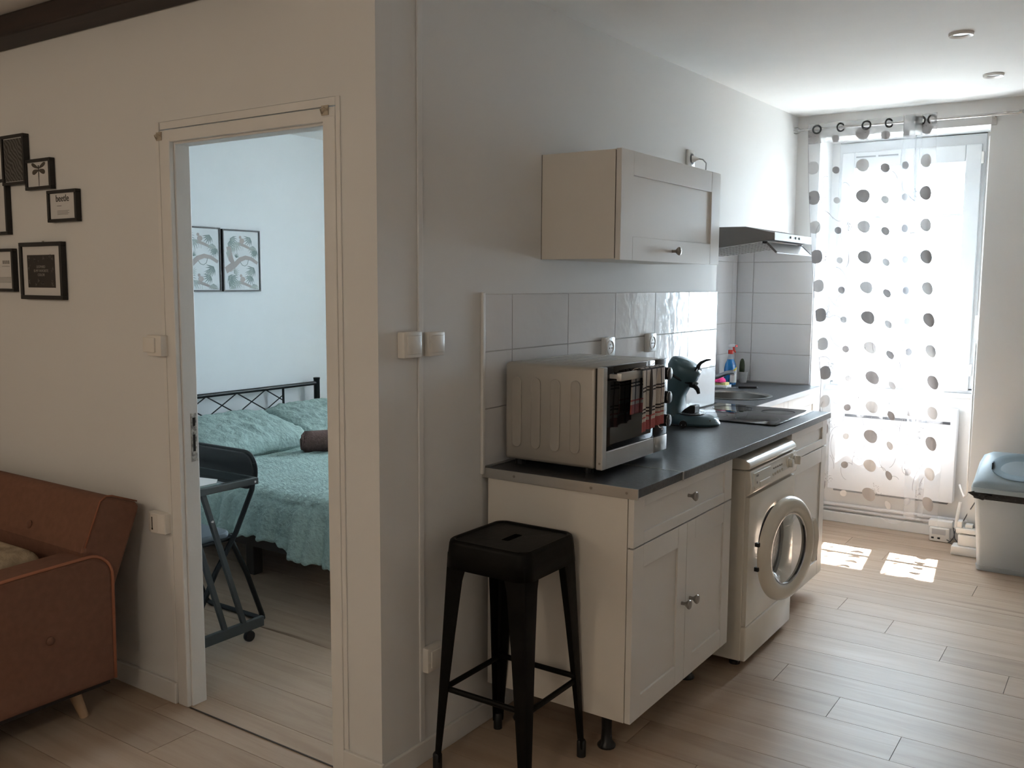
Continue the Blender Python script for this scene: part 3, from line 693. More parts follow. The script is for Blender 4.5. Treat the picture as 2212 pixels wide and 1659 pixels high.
MB().tube([(.196, CY, 1.146), (.202, CY, 1.163), (.212, CY, 1.175), (.235, CY, 1.187), (.258, CY, 1.192)], [.010, .009, .007, .005, .003], 8).build('lever', BLACKP, hd, smooth='a')
MB().tube([(.198, CY+.03*math.cos(a), 1.138+.012*math.sin(a)) for a in [math.pi*k/6 for k in range(7)]], .006, 6).build('lever_pad', BLACKP, hd, smooth='a')
MB().tube([(.165, CY, 1.075), (.185, CY, 1.07), (.2, CY, 1.055), (.206, CY, 1.036)], [.013, .012, .010, .007], 10).build('spout', BLACKP, t, smooth='a')
MB().tube([(.175, CY-.012, 1.082), (.195, CY-.012, 1.086), (.205, CY-.012, 1.08)], .006, 8).build('spout_cap', GREYD, t, smooth='a')
m = MB().lathe([(.066, .9445), (.066, .949), (.058, .9475)], (.178, CY, 0), n=36, sx=1.0, sy=.8)
gr = m.build('drip_tray', BLACKP, t, smooth='a')
for k in range(9): MB().box(.128+k*.012, .133+k*.012, CY-.035, CY+.035, .949, .9505).build('grate_bar', CHROME, gr)
MB().prism([(.135, .951), (.20, .951), (.20, .985), (.178, .985), (.15, .966)], 'y', CY-.028, CY+.03).build('pod_holder', mat('pod_holder_black', (.022, .018, .016), .5), t, bevel=.004)
for k, a in enumerate((-.5, -.15)): MB().lathe([(.006, 0), (.006, .003)], (.180+.112*math.cos(a), CY+.079*math.sin(a), .925), (math.cos(a), math.sin(a), .5), 14).build('button', BLACKP, t)
MB().tube([(.05, CY-.07, .906), (.08, CY-.10, .905), (.13, CY-.115, .905), (.17, CY-.125, .906), (.19, CY-.14, .909)], .0035, 8).build('power_cord', BLACKP, t, smooth='a')
pg = MB().lathe([(.008, 0), (.015, .008), (.017, .02), (.017, .026)], (.19, CY-.135, .9178), (.5, -.86, 0), 18).build('plug', BLACKP, t, smooth='a')
for s_ in (-.008, .008): MB().tube([(.203+s_*.86, CY-.157+s_*.5, .9178), (.211+s_*.86, CY-.172+s_*.5, .9178)], .0022, 6).build('plug_pin', CHROME, pg)
# ---- things in the niche
bx, by = -.275, 3.50
t = thing('spray_bottle', 'blue glass-cleaner spray bottle with a red cap and trigger', 'spray bottle', (bx, by, .90))
LIQ = mat('cleaner_blue', (.01, .16, .42), .15, coat=.4)
def flat(prof, nm, m_, par, sy=.55, n=24, sm='a'):
    return MB().lathe(prof, (bx, by, 0), (0, 0, 1), n, sx=.55, sy=1).build(nm, m_, par, smooth=sm)
Mb = Matrix.Translation((bx, by, 0)) @ Matrix.Rotation(math.radians(-25), 4, 'Z')
MB(Mb).lathe([(.040, .9005), (.044, .905), (.046, .94), (.046, 1.0), (.040, 1.03), (.028, 1.052), (.026, 1.06)], (0, 0, 0), n=28, sx=1, sy=.6).build('body', LIQ, t, smooth='a')
MB(Mb).lathe([(.026, 1.06), (.020, 1.075), (.016, 1.09), (.015, 1.098)], (0, 0, 0), n=20, sx=1, sy=.7, cap=False).build('neck', glass_thin('clear_plastic', (.88, .93, .97), .15), t, smooth='a')
MB(Mb).lathe([(.0165, 1.092), (.0165, 1.115), (.012, 1.118)], (0, 0, 0), n=18).build('cap', mat('cap_red', (.62, .04, .025), .35), t, smooth='a')
MB(Mb).box(-.008, .008, -.007, .007, 1.117, 1.135).prism([(-.014, 1.133), (.045, 1.139), (.045, 1.150), (.01, 1.155), (-.014, 1.150)], 'y', -.009, .009).build('spray_head', mat('head_clear', (.72, .72, .74), .3), t, bevel=.002)
MB(Mb).tube([(.022, 0, 1.136), (.024, 0, 1.125), (.032, 0, 1.112), (.040, 0, 1.104)], [.006, .006, .005, .004], 8).build('trigger', MATS['cap_red'], t, smooth='a')
MB(Mb).box(.043, .050, -.008, .008, 1.137, 1.151).build('nozzle', MATS['cap_red'], t, bevel=.002)
# label wraps the lower front of the bottle, facing the camera
def lbl(u, v):
    a = math.radians(-100+125*u); r = .0468
    z = lerp(.918, lerp(.965, 1.02, u), v)
    return (r*math.cos(a), r*.6*math.sin(a), z)
lb = MB(Mb).grid(lbl, 18, 8).build('label', mat('label_white', (.78, .78, .76), .4), t, smooth=True)
def lbl2(u, v):
    a = math.radians(-60+82*u); r = .0472
    return (r*math.cos(a), r*.6*math.sin(a), lerp(lerp(.965, 1.008, u), lerp(.985, 1.02, u), v))
MB(Mb).grid(lbl2, 12, 3).build('label_band', mat('label_yellow', (.75, .55, .06), .4), lb, smooth=True)
a_ = math.radians(-45)
tx = Vector((math.cos(math.radians(20)), math.sin(math.radians(20)), 0))
pw = Mb @ Vector((.0474*math.cos(a_), .0474*.6*math.sin(a_)-.003, .968))
text('label_text', 'GLASS', .014, pw+Vector((0, -.004, 0)), rotm(tx, (0, 0, 1)), INKD, lb)
# cactus in a patterned pot
px_, py_ = -.262, 3.69
t = thing('potted_cactus', 'small dark green cactus in a white pot with black dots', 'plant', (px_, py_, .90))
pt = MB().lathe([(.022, .9003), (.031, .965), (.033, .968), (.029, .968), (.027, .955), (.001, .953)], (px_, py_, 0), n=28).build('pot', mat('pot_white', (.75, .74, .72), .5), t, smooth='a')
m = MB()
for r_ in range(6):
    for k in range(22):
        a = 2*math.pi*(k+.5*(r_ % 2))/22; z = .908+r_*.0095; R_ = .0227+.009*(z-.9)/.065
        c_ = Vector((px_+R_*math.cos(a), py_+R_*math.sin(a), z)); tt = Vector((-math.sin(a), math.cos(a), 0))
        m.add([c_+tt*.0017, c_+Vector((0, 0, .0026)), c_-tt*.0017, c_-Vector((0, 0, .0026))], [(0, 1, 2, 3)])
o = m.build('dot_pattern', INKD, pt); o['kind'] = 'stuff'
MB().lathe([(.001, .945), (.016, .95), (.021, .975), (.021, 1.01), (.017, 1.035), (.009, 1.049), (.001, 1.052)], (px_-.008, py_, 0), n=16, sx=1, sy=.75).build('cactus', mat('cactus_green', (.032, .045, .016), .7, bump=.6, bscale=90, var=.3, vscale=50), t, smooth=True)
# sponge holder
t = thing('sponge_holder', 'white sponge tray beside the sink with a pink and yellow sponge', 'sponge tray', (-.275, 3.33, .90))
MB().box(-.33, -.215, 3.29, 3.37, .9005, .906).box(-.33, -.215, 3.286, 3.29, .9005, .918).box(-.219, -.215, 3.29, 3.37, .906, .918).build('tray', WHITEP, t, bevel=.002)
o = MB().rbox(-.325, -.225, 3.295, 3.365, .907, .932, .006, 2).build('sponge', mat('sponge_yellow', (.62, .55, .22), .95, bump=.8, bscale=120), None, smooth='a'); tag(o, 'yellow dish sponge lying in the white tray', 'sponge')
o = MB().lathe([(.046, .9325), (.050, .938), (.044, .950), (.024, .960), (.001, .963)], (-.275, 3.33, 0), n=28, sx=1.0, sy=.7).build('scrub_pad', mat('scrub_pink', (.75, .04, .22), .9, bump=.6, bscale=150), None, smooth='a'); tag(o, 'bright pink scrubbing pad lying on the yellow sponge', 'scrub pad')
# knife
t = thing('kitchen_knife', 'kitchen knife with black handle lying behind the sink', 'knife', (-.15, 3.33, .90))
Mk = Matrix.Translation((-.115, 3.37, .9045)) @ Matrix.Rotation(math.radians(32), 4, 'Z')
MB(Mk).prism([(-.055, -.008), (.05, -.009), (.062, -.002), (.055, .009), (-.055, .007)], 'z', -.004, .008).build('handle', BLACKP, t, bevel=.003)
MB(Mk).prism([(-.055, -.009), (-.055, .008), (-.15, .006), (-.175, -.007)], 'z', 0, .0012).build('blade', CHROME, t)
# ---- sockets and switches
def socket(name, label, y, z, w=.082, x=.0088, body=.022, face='round', group=None, par=None):
    t = thing(name, label, 'socket', (x, y, z-w/2), group)
    MB().rbox(x, x+body, y-w/2, y+w/2, z-w/2, z+w/2, .004, 2).build('plate', WHITEP, t, smooth='a')
    f = MB().lathe([(.030, 0), (.030, .0025), (.026, .003), (.0245, -.001), (.001, -.0012)], (x+body-.0005, y, z), (1, 0, 0), 32, cap=False).build('face', WHITEP, t, smooth='a')
    return t, f
for y, l in ((1.352, 'white wall socket on the tiles just above the mini oven'), (1.745, 'white wall socket on the tiles above the coffee machine')):
    t, f = socket('wall_socket', l, y, 1.263, group='sockets on the backsplash')
    for dy, dz in ((-.009, -.003), (.009, -.003), (0, .011)):
        MB().lathe([(.0028, 0), (.0028, .0012)], (.0318, y+dy, 1.263+dz), (1, 0, 0), 10).build('contact_hole', GAP, f)
t, f = socket('wall_socket', 'white wall socket above the wall cabinet with a plug in it', 2.16, 2.105, x=.0005, body=.012)
MB().lathe([(.0245, 0), (.001, .0005)], (.0125, 2.16, 2.105), (1, 0, 0), 24).build('socket_well', mat('well_grey', (.12, .12, .12), .6), f)
t = thing('power_plug', 'white plug and cord running from the high socket down behind the wall cabinet', 'power cord', (.03, 2.19, 2.0))
MB().lathe([(.016, 0), (.014, .014), (.008, .022), (.005, .032)], (.0128, 2.163, 2.105), (1, .25, 0), 16).build('plug', WHITEP, t, smooth='a')
MB().tube([(.042, 2.171, 2.105), (.055, 2.19, 2.103), (.058, 2.225, 2.09), (.045, 2.255, 2.06), (.035, 2.26, 2.02), (.03, 2.255, 1.95), (.02, 2.25, 1.85), (.012, 2.25, 1.79)], .003, 8).build('cord', mat('cord_grey', (.45, .44, .43), .5), t, smooth=True)
def wswitch(name, label, y, z, w, h, x0=.0005, d=.028, left=False, group='switches on the kitchen wall'):
    t = thing(name, label, 'switch', (x0, y, z-h/2), group)
    MB().rbox(x0, x0+d, y-w/2, y+w/2, z-h/2, z+h/2, .004, 2).build('plate', SWITCH, t, smooth='a')
    MB().rbox(x0+d-.001, x0+d+.004, y-w/2+.012, y+w/2-.006, z-h*.36, z+h*.36, .003, 2).build('rocker', SWITCH, t, smooth='a')
wswitch('light_switch', 'beige light switch on the kitchen wall nearer the doorway corner', .122, 1.337, .082, .078, x0=.0005, d=.028)
wswitch('light_switch', 'beige light switch on the kitchen wall nearer the tiles', .238, 1.334, .080, .074, x0=.0005, d=.024)
t = thing('low_socket', 'white wall socket low on the kitchen wall behind the bar stool', 'socket', (.0, .225, .295))
MB().rbox(.0005, .028, .185, .265, .297, .377, .004, 2).build('plate', SWITCH, t, smooth='a')
MB().rbox(.0275, .032, .20, .258, .31, .365, .002, 2).build('face', SWITCH, t, smooth='a')
# living-room wall: switch and thermometer box
t = thing('light_switch', 'beige light switch on the door wall beside the doorway', 'switch', (-1.02, -.02, 1.255), 'switches on the door wall')
MB().rbox(-1.052, -.970, -.034, -.0005, 1.262, 1.334, .004, 2).build('plate', SWITCH, t, smooth='a')
MB().rbox(-1.066, -1.0, -.040, -.033, 1.274, 1.326, .003, 2).build('rocker', SWITCH, t, smooth='a')
t = thing('thermostat', 'beige room thermostat box low on the wall between sofa and doorway', 'thermostat', (-1.035, -.02, .62))
bd = MB().prism([(-1.085, -.0005), (-1.085, -.030), (-1.060, -.038), (-1.02, -.037), (-.990, -.030), (-.990, -.0005)], 'z', .630, .702).build('body', SWITCH, t, bevel=.003)
MB().box(-1.0535, -1.0495, -.0386, -.0376, .645, .688).build('scale_slot', GAP, bd); MB().lathe([(.004, 0), (.004, .001)], (-1.0515, -.0378, .645), (0, -1, 0), 10).build('scale_mark', GAP, bd)

# ================================================================ BAR STOOL
sx_, sy_ = .236, .342
t = thing('bar_stool', 'black metal bar stool with square seat in front of the base cabinet', 'stool', (sx_, sy_, 0))
def rsq(h, r, n=12, cx=sx_, cy=sy_):
    out_ = []
    for q in range(4):
        ox, oy = (h-r)*(1 if q in (0, 3) else -1), (h-r)*(1 if q in (0, 1) else -1)
        for k in range(n): a = math.pi/2*(q+k/(n-1)); out_.append((cx+ox+r*math.cos(a), cy+oy+r*math.sin(a)))
    return out_
m = MB(); n = 48
prof_ = [(.156, .045, .655), (.152, .042, .700), (.149, .04, .728), (.146, .038, .737), (.141, .035, .741), (.136, .033, .7405), (.132, .03, .735)]
rs = [[(*p, z) for p in rsq(h, r)] for h, r, z in prof_]
inner = []
for k, p in enumerate(rs[-1]):
    a = math.atan2(p[1]-sy_, p[0]-sx_); c_, s_ = math.cos(a), math.sin(a)
    inner.append((sx_+.017*math.copysign(abs(c_)**.6, c_), sy_+.050*math.copysign(abs(s_)**.8, s_), .735))
rs.append(inner); rs.append([(p[0], p[1], .722) for p in inner])
m.add([p for r in rs for p in r], [(i*n+k, i*n+(k+1) % n, (i+1)*n+(k+1) % n, (i+1)*n+k) for i in range(len(rs)-1) for k in range(n)])
m.build('seat', BLACKM, t, smooth='a', solid=.002, angle=.7)
def hw(z): return lerp(.177, .1455, z/.70)
for qx in (-1, 1):
    for qy in (-1, 1):
        m = MB(); secs = []
        for z, wd in ((.03, .026), (.20, .036), (.45, .052), (.62, .066), (.70, .085)):
            h = hw(z); th = .005
            pts = [(h, h-wd), (h, h-.012), (h-.004, h-.004), (h-.012, h), (h-wd, h), (h-wd, h-th), (h-.012, h-th), (h-th, h-.012), (h-th, h-wd)]
            secs.append([(sx_+qx*a, sy_+qy*b, z) for a, b in pts])
        k9 = 9
        m.add([p for s in secs for p in s], [(i*k9+k, i*k9+(k+1) % k9, (i+1)*k9+(k+1) % k9, (i+1)*k9+k) for i in range(4) for k in range(k9)]+[tuple(range(k9)), tuple(4*k9+k for k in range(k9))])
        lg = m.build('leg', BLACKM, t, smooth='a')
        h = hw(.0)
        MB().lathe([(.015, .0), (.015, .05), (.012, .055)], (sx_+qx*(h-.012), sy_+qy*(h-.012), 0), n=12).build('rubber_foot', BLACKP, lg, smooth='a')
for z, ax_ in ((.268, 'x'), (.262, 'y')):
    h = hw(z)-.012
    for s_ in (-1, 1):
        if ax_ == 'x': p0, p1 = (sx_-h, sy_+s_*h, z), (sx_+h, sy_+s_*h, z)
        else: p0, p1 = (sx_+s_*h, sy_-h, z), (sx_+s_*h, sy_+h, z)
        MB().tube([p0, p1], .009, 10).build('rung', BLACKM, t, smooth='a')
h = hw(.66)-.02
MB().box(sx_-h, sx_+h, sy_-.012, sy_+.012, .652, .657).build('brace', BLACKM, t)
MB().box(sx_-.012, sx_+.012, sy_-h, sy_+h, .646, .651).build('brace', BLACKM, t)

# ================================================================ LIVING ROOM
# ---- sofa
SX = -1.105
t = thing('sofa', 'terracotta fabric sofa with piped arm and tapered wooden legs', 'sofa', (-1.9, -.5, 0))
# backrest: reclining slab with its outer end at SX
def back_pt(s, v): pass
prof = [(-.205, .36), (-.268, .60), (-.262, .62), (-.195, .765), (-.172, .778), (-.150, .775), (-.058, .738), (-.045, .722), (-.052, .70), (-.150, .46), (-.160, .36)]
MB().prism([(y, z) for y, z in prof], 'x', -2.95, SX-.005).build('backrest', SOFA, t, bevel=.012, seg=3)
sm = MB().tube([(SX-.004, y-.001, z+.001) for y, z in [(-.258, .615), (-.195, .766), (-.172, .780), (-.150, .777), (-.056, .740)]], .003, 6).build('backrest_seam', mat('sofa_seam', (.30, .11, .06), .95), t, smooth=True)
for x, z in ((-1.47, .652), (-1.85, .652), (-2.25, .652)):
    MB().lathe([(.016, 0), (.014, .004), (.006, .007), (.001, .008)], (x, -.252, z-.01), (0, -.95, .3), 16).build('button', SOFA, t, smooth=True)
# arm: panel with rounded top rear corner
arm = [(-.168, .125), (-.168, .495)]+[(-.168-.085+.085*math.cos(a), .50+.085*math.sin(a)) for a in [math.radians(k) for k in range(10, 91, 10)]]+[(-.50, .578), (-.80, .560), (-.90, .555), (-.93, .53), (-.95, .125)]
am = MB().prism(arm, 'x', SX-.135, SX+.008).build('arm', SOFA, t, bevel=.014, seg=3)
pip = [(SX+.006, y, z) for y, z in [(-.172, .13)]+arm[1:13]]
MB().tube(pip, .0055, 8).build('piping', mat('sofa_piping', (.40, .155, .085), .9), am, smooth=True)
for y, z in ((-.400, .338), (-.70, .338)): MB().lathe([(.015, 0), (.014, .004), (.007, .008), (.001, .009)], (SX+.008, y, z), (1, 0, 0), 18).build('button', SOFA, am, smooth=True)
MB().rbox(-2.95, SX-.137, -.92, -.21, .15, .34, .02).build('base', SOFA, t, smooth='a')
MB().rbox(-2.94, SX-.14, -.95, -.262, .342, .475, .045, 4).build('seat_cushion', SOFA, t, smooth='a')
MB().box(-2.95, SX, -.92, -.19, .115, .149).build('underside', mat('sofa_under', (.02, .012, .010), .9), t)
for x, y, dx in ((-1.165, -.27, .03), (-1.165, -.86, .03), (-2.85, -.27, -.03), (-2.85, -.86, -.03)):
    MB().tube([(x-dx, y-.02, .14), (x, y+.015, 0)], [.024, .015], 14).build('leg', SOFAW, t, smooth='a')
MB().rbox(-3.1, -2.955, -.95, -.168, .125, .57, .03).build('arm', SOFA, t, smooth='a')
cu = MB().rbox(-1.66, -1.262, -.66, -.31, .478, .60, .055, 4).build('throw_cushion', mat('cushion_beige', (.42, .33, .22), .95, bump=.4, bscale=120, var=.35, vscale=18), None, smooth=True)
tag(cu, 'beige patterned cushion lying on the sofa seat behind the arm', 'cushion')
# ---- pictures on the door wall
def picture(label, x0, x1, z0, z1, y=-.0005, d=.022, bw=.012, face='y', mt=0, hang=False):
    t = thing('picture_frame', label, 'picture', ((x0+x1)/2, y-d/2, z0), 'frames on the living-room wall')
    yb_, yf = y, y-d
    m = MB().box(x0, x1, yf, yb_, z0, z0+bw).box(x0, x1, yf, yb_, z1-bw, z1).box(x0, x0+bw, yf, yb_, z0+bw, z1-bw).box(x1-bw, x1, yf, yb_, z0+bw, z1-bw)
    m.build('frame', FRAMEB, t, bevel=.0015)
    s = MB().box(x0+bw-.001, x1-bw+.001, yf+.008, yb_-.002, z0+bw-.001, z1-bw+.001).build('print', PAPER, t)
    return t, s, yf+.0078
ZEB = bpy.data.materials.new('zebra_print'); ZEB.use_nodes = True
n_ = ZEB.node_tree; b_ = n_.nodes['Principled BSDF']; tc = n_.nodes.new('ShaderNodeTexCoord'); wv = n_.nodes.new('ShaderNodeTexWave')
wv.inputs['Scale'].default_value = 28; wv.inputs['Distortion'].default_value = 9; wv.inputs['Detail'].default_value = 2; wv.inputs['Detail Scale'].default_value = .6
wv.bands_direction = 'DIAGONAL'
rp = n_.nodes.new('ShaderNodeValToRGB'); rp.color_ramp.elements[0].color = (.03, .028, .025, 1); rp.color_ramp.elements[1].color = (.14, .13, .12, 1)
n_.links.new(tc.outputs['Object'], wv.inputs['Vector']); n_.links.new(wv.outputs[0], rp.inputs[0]); n_.links.new(rp.outputs[0], b_.inputs['Base Color']); b_.inputs['Roughness'].default_value = .6
t, s, y = picture('black frame with a dark zebra-stripe print, highest on the wall', -1.975, -1.806, 1.892, 2.085, d=.025)
MB().box(-1.960, -1.821, y-.0008, y-.0002, 1.907, 2.070).build('zebra_print', ZEB, s)
t, s, y = picture('small black frame with a dragonfly print', -1.812, -1.632, 1.866, 1.982)
m = MB(); cx_, cz_ = -1.722, 1.946
def wing(s1, ang, L, wd, oz):
    pts = []
    for k in range(13):
        f = k/12*math.pi*2; px__ = L*.5+L*.5*math.cos(f); pz = wd*math.sin(f)*(.35+.65*(px__/L))
        pts.append((cx_+s1*(px__*math.cos(ang)-pz*math.sin(ang)), cz_+oz+px__*math.sin(ang)+pz*math.cos(ang)))
    m.prism(pts[:-1], 'y', y-.0008, y-.0002)
for s1 in (-1, 1): wing(s1, .38, .052, .010, 0); wing(s1, -.22, .046, .013, -.006)
m.build('dragonfly_wings', mat('ink_brown', (.09, .075, .06), .8), s)
MB().prism([(cx_-.003, cz_+.012), (cx_+.003, cz_+.012), (cx_+.002, cz_-.012), (cx_+.001, cz_-.066), (cx_-.001, cz_-.066), (cx_-.002, cz_-.012)], 'y', y-.001, y-.0002).build('dragonfly_body', INKD, s)
t, s, y = picture('small black frame with the word beetle printed in it', -1.664, -1.468, 1.739, 1.858)
text('title_print', 'beetle', .036, (-1.568, y-.0006, 1.826), FACE_NY, INKD, s)
MB().box(-1.605, -1.575, y-.0008, y-.0002, 1.7985, 1.8).build('text_line', INKD, s)
for k in range(4): MB().box(-1.605, -1.525-.008*(k % 2), y-.0008, y-.0002, 1.780-k*.0045, 1.7815-k*.0045).build('text_line', mat('ink_grey', (.25, .24, .22), .9), s)
t, s, y = picture('larger black frame with white mount and the leopard slogan print', -1.884, -1.582, 1.446, 1.667, bw=.016)
MB().box(-1.835, -1.640, y-.0012, y-.0002, 1.492, 1.618).build('dark_print', mat('leopard_bg', (.045, .038, .034), .8), s)
LG = mat('print_grey_light', (.36, .34, .31), .8)
for k, tx_ in enumerate(('LEOPARD', 'IS MY FAVORITE', 'COLOR')): text('slogan_print', tx_, .0145, (-1.737, y-.0016, 1.572-k*.0155), FACE_NY, LG, s, sx=1.0)
m = MB(); rr = random.Random(3)
for k in range(26):
    x = rr.uniform(-1.828, -1.648); z = rr.choice([rr.uniform(1.498, 1.522), rr.uniform(1.588, 1.612)]) if k < 20 else rr.uniform(1.5, 1.61)
    if k >= 20: x = rr.choice([rr.uniform(-1.83, -1.81), rr.uniform(-1.665, -1.647)])
    a = rr.uniform(0, 3.14); L = rr.uniform(.005, .011)
    m.prism([(x+L*math.cos(a+q)*(1 if i % 2 == 0 else .35), z+L*math.sin(a+q)*(1 if i % 2 == 0 else .35)) for i, q in enumerate([math.pi*2*j/6 for j in range(6)])], 'y', y-.0016, y-.0004)
m.build('cat_pattern', mat('leopard_marks', (.12, .11, .10), .8), s)
MB().tube([(-1.733, -.006, 1.666), (-1.733, -.006, 1.672)], .004, 8).build('hanger', NICKEL, t)
t, s, y = picture('black frame with a text print, cut by the left picture edge, beside the slogan print', -2.14, -1.935, 1.474, 1.646)
for k in range(4): MB().box(-2.022+k*.014, -2.014+k*.014, y-.0008, y-.0002, 1.585, 1.599).build('text_mark', MATS['ink_grey'], s)
MB().box(-2.03, -1.97, y-.0008, y-.0002, 1.575, 1.5765).build('text_line', MATS['ink_grey'], s)
for k in range(5): MB().box(-2.09, -1.965, y-.0008, y-.0002, 1.530-k*.005, 1.5315-k*.005).build('text_line', MATS['ink_grey'], s)
picture('black frame with a pale print, cut by the left picture edge, below the zebra print', -2.13, -1.960, 1.702, 1.920)
# ================================================================ BEDROOM
from mathutils import noise as NZ
# ---- bed
t = thing('bed', 'double bed with black metal lattice headboard', 'bed', (-1.95, 1.8, 0))
hx = -2.90
for y in (1.03, 2.54): MB().lathe([(.021, 0), (.021, .845), (.023, .848), (.023, .860), (.001, .862)], (hx, y, 0), n=16).build('headboard_post', BEDM, t, smooth='a')
MB().tube([(hx, 1.03, .822), (hx, 2.54, .822)], .014, 12).build('headboard_rail', BEDM, t, smooth='a')
MB().tube([(hx, 1.03, .55), (hx, 2.54, .55)], .012, 12).build('headboard_rail', BEDM, t, smooth='a')
for y in (1.30, 2.235): MB().tube([(hx, y, .55), (hx, y, .82)], .008, 8).build('headboard_bar', BEDM, t, smooth='a')
sp_ = .2335
for k in range(-3, 7):
    for s_ in (1, -1):
        ya, za, yb, zb_ = 1.385+k*sp_, .815, 1.385+k*sp_+s_*.45, .56
        lo, hi = 1.305, 2.23
        f0, f1 = 0.0, 1.0
        g0, g1 = (lo-ya)/(yb-ya), (hi-ya)/(yb-ya)
        f0 = max(f0, min(g0, g1)); f1 = min(f1, max(g0, g1))
        if f1-f0 < .05: continue
        MB().tube([(hx, lerp(ya, yb, f0), lerp(za, zb_, f0)), (hx, lerp(ya, yb, f1), lerp(za, zb_, f1))], .0042, 6).build('lattice_bar', BEDM, t)
MB().box(-2.88, -.92, 1.03, 1.06, .20, .30).box(-2.88, -.92, 2.51, 2.54, .20, .30).box(-.95, -.92, 1.03, 2.54, .20, .30).build('side_rail', BEDWOOD, t)
MB().rbox(-2.87, -.93, 1.06, 2.51, .22, .47, .05, 3).build('mattress', mat('mattress_white', (.6, .6, .58), .9), t, smooth='a')
MB().box(-2.5, -2.0, 1.10, 2.4, .19, .22).build('slat_frame', BEDWOOD, t)
for x, y in ((-1.95, 1.165), (-.97, 1.06), (-1.95, 2.4), (-.97, 2.5)): MB().box(x-.03, x+.03, y-.03, y+.03, 0, .2).build('leg', BEDWOOD, t, bevel=.004)
# duvet
def duvet(u, v):
    # u along X (head to foot), v across: starts at the near hem, over the top, to the far side
    x = lerp(-2.55, -.86, u)
    n1 = NZ.noise(Vector((x*3.2, v*5, 1.3))); n2 = NZ.noise(Vector((x*9, v*16, 4.1)))
    hem = .295-.06*max(0, (x+1.7)/.7)+.025*NZ.noise(Vector((x*4, 0, 7)))-.02*math.sin(x*9)
    s = v*2.05
    drop = .485-hem
    L = drop*1.02
    top = .505+.018*n1
    if s < L:
        f = s/L
        z = lerp(hem, top-.03, f)
        fold = .024*math.sin(x*34+2*math.sin(x*7)+1.5*f)*(1-f)**.5+.014*math.sin(x*61+f*2)*(1-f)**.5+.012*NZ.noise(Vector((x*14, f*2.5, 2)))
        y = lerp(.895, .975, f**.8)+fold*.9+.008*n2
        if f > .85: y += (f-.85)/.15*.03
    elif s < L+.12:
        a = (s-L)/.12*math.pi/2
        y = .975+.03+.075*(1-math.cos(a)); z = top-.03+.03*math.sin(a)
    else:
        q = (s-L-.12)
        y = 1.08+q; z = top+.008*n2+.006*math.sin(x*70+y*9)*.6
        if y > 2.48: z -= (y-2.48)*1.2; y = 2.48+(y-2.48)*.4
    z += .004*math.sin(x*120+4*n1)
    return (x, y, z)
o = MB().grid(duvet, 260, 150).build('duvet', DUVET, None, smooth=True, solid=.008)
tag(o, 'sage green crinkled duvet spread over the bed', 'duvet')
# lower sheet zone under the pillows
o = MB().rbox(-2.86, -2.50, 1.08, 2.49, .472, .502, .012).build('bed_sheet', DUVET, None, smooth='a'); tag(o, 'sage green sheet at the head of the bed beneath the pillows', 'sheet')
def pillow(label, cx, cy, lx, ly, tz, base, tilt, rz):
    Mx = Matrix.Translation((cx, cy, base)) @ Matrix.Rotation(rz, 4, 'Z') @ Matrix.Rotation(tilt, 4, 'Y')
    m = MB(Mx); n = 44
    for sgn in (1, -1):
        def f(u, v, sgn=sgn):
            a, b = 2*u-1, 2*v-1
            e = max(0, (1-abs(a)**2.6))*max(0, (1-abs(b)**2.6))
            h = tz*(e**.30)
            pin = 1-.07*(1-abs(b)**2)*abs(a)**6; pin2 = 1-.07*(1-abs(a)**2)*abs(b)**6
            w_ = .005*math.sin(b*30+5*NZ.noise(Vector((a*3, b*2, 5))))*e**.3+.014*NZ.noise(Vector((a*4, b*6, sgn*2)))+.006*NZ.noise(Vector((a*12, b*17, sgn*3)))
            return (a*lx/2*pin2, b*ly/2*pin, sgn*(h/2 if sgn > 0 else h*.36)+w_*(1 if sgn > 0 else .2))
        m.grid(f, n, n)
    o = m.build('pillow', DUVET, None, smooth=True)
    tag(o, label, 'pillow', 'pillows on the bed')
pillow('sage green pillow on the bed, nearer the doorway jamb', -2.60, 1.60, .50, .80, .20, .598, math.radians(15), math.radians(4))
pillow('sage green pillow on the bed, farther one partly behind the other', -2.63, 2.32, .50, .62, .19, .598, math.radians(17), math.radians(-3))
# rolled towel
m = MB(); spi = []
t = thing('rolled_towel', 'rolled brown-grey towel lying on the green duvet', 'towel', (-2.15, 2.0, .51))
A = Vector((-2.26, 1.80, .572)); Bv = Vector((-2.0, 2.18, .578)); d_ = (Bv-A).normalized()
MB().lathe([(.001, .012), (.02, .004), (.045, 0), (.060, .012), (.064, .06), (.063, .25), (.064, .44), (.05, .46), (.001, .45)], A, d_, 26).build('roll', TOWELR, t, smooth=True)
e1 = d_.cross(Vector((0, 0, 1))).normalized(); e2 = e1.cross(d_)
MB().tube([A-d_*.003+(e1*math.cos(a)+e2*math.sin(a))*(.010+.0062*a) for a in [k*.35 for k in range(22)]], .006, 6).build('spiral_edge', TOWELR, t, smooth=True)
MB().tube([A+d_*s+(e1*-.62+e2*.80)*.066 for s in (.02, .1, .25, .43)], .007, 6).build('outer_edge', TOWELR, t, smooth=True)
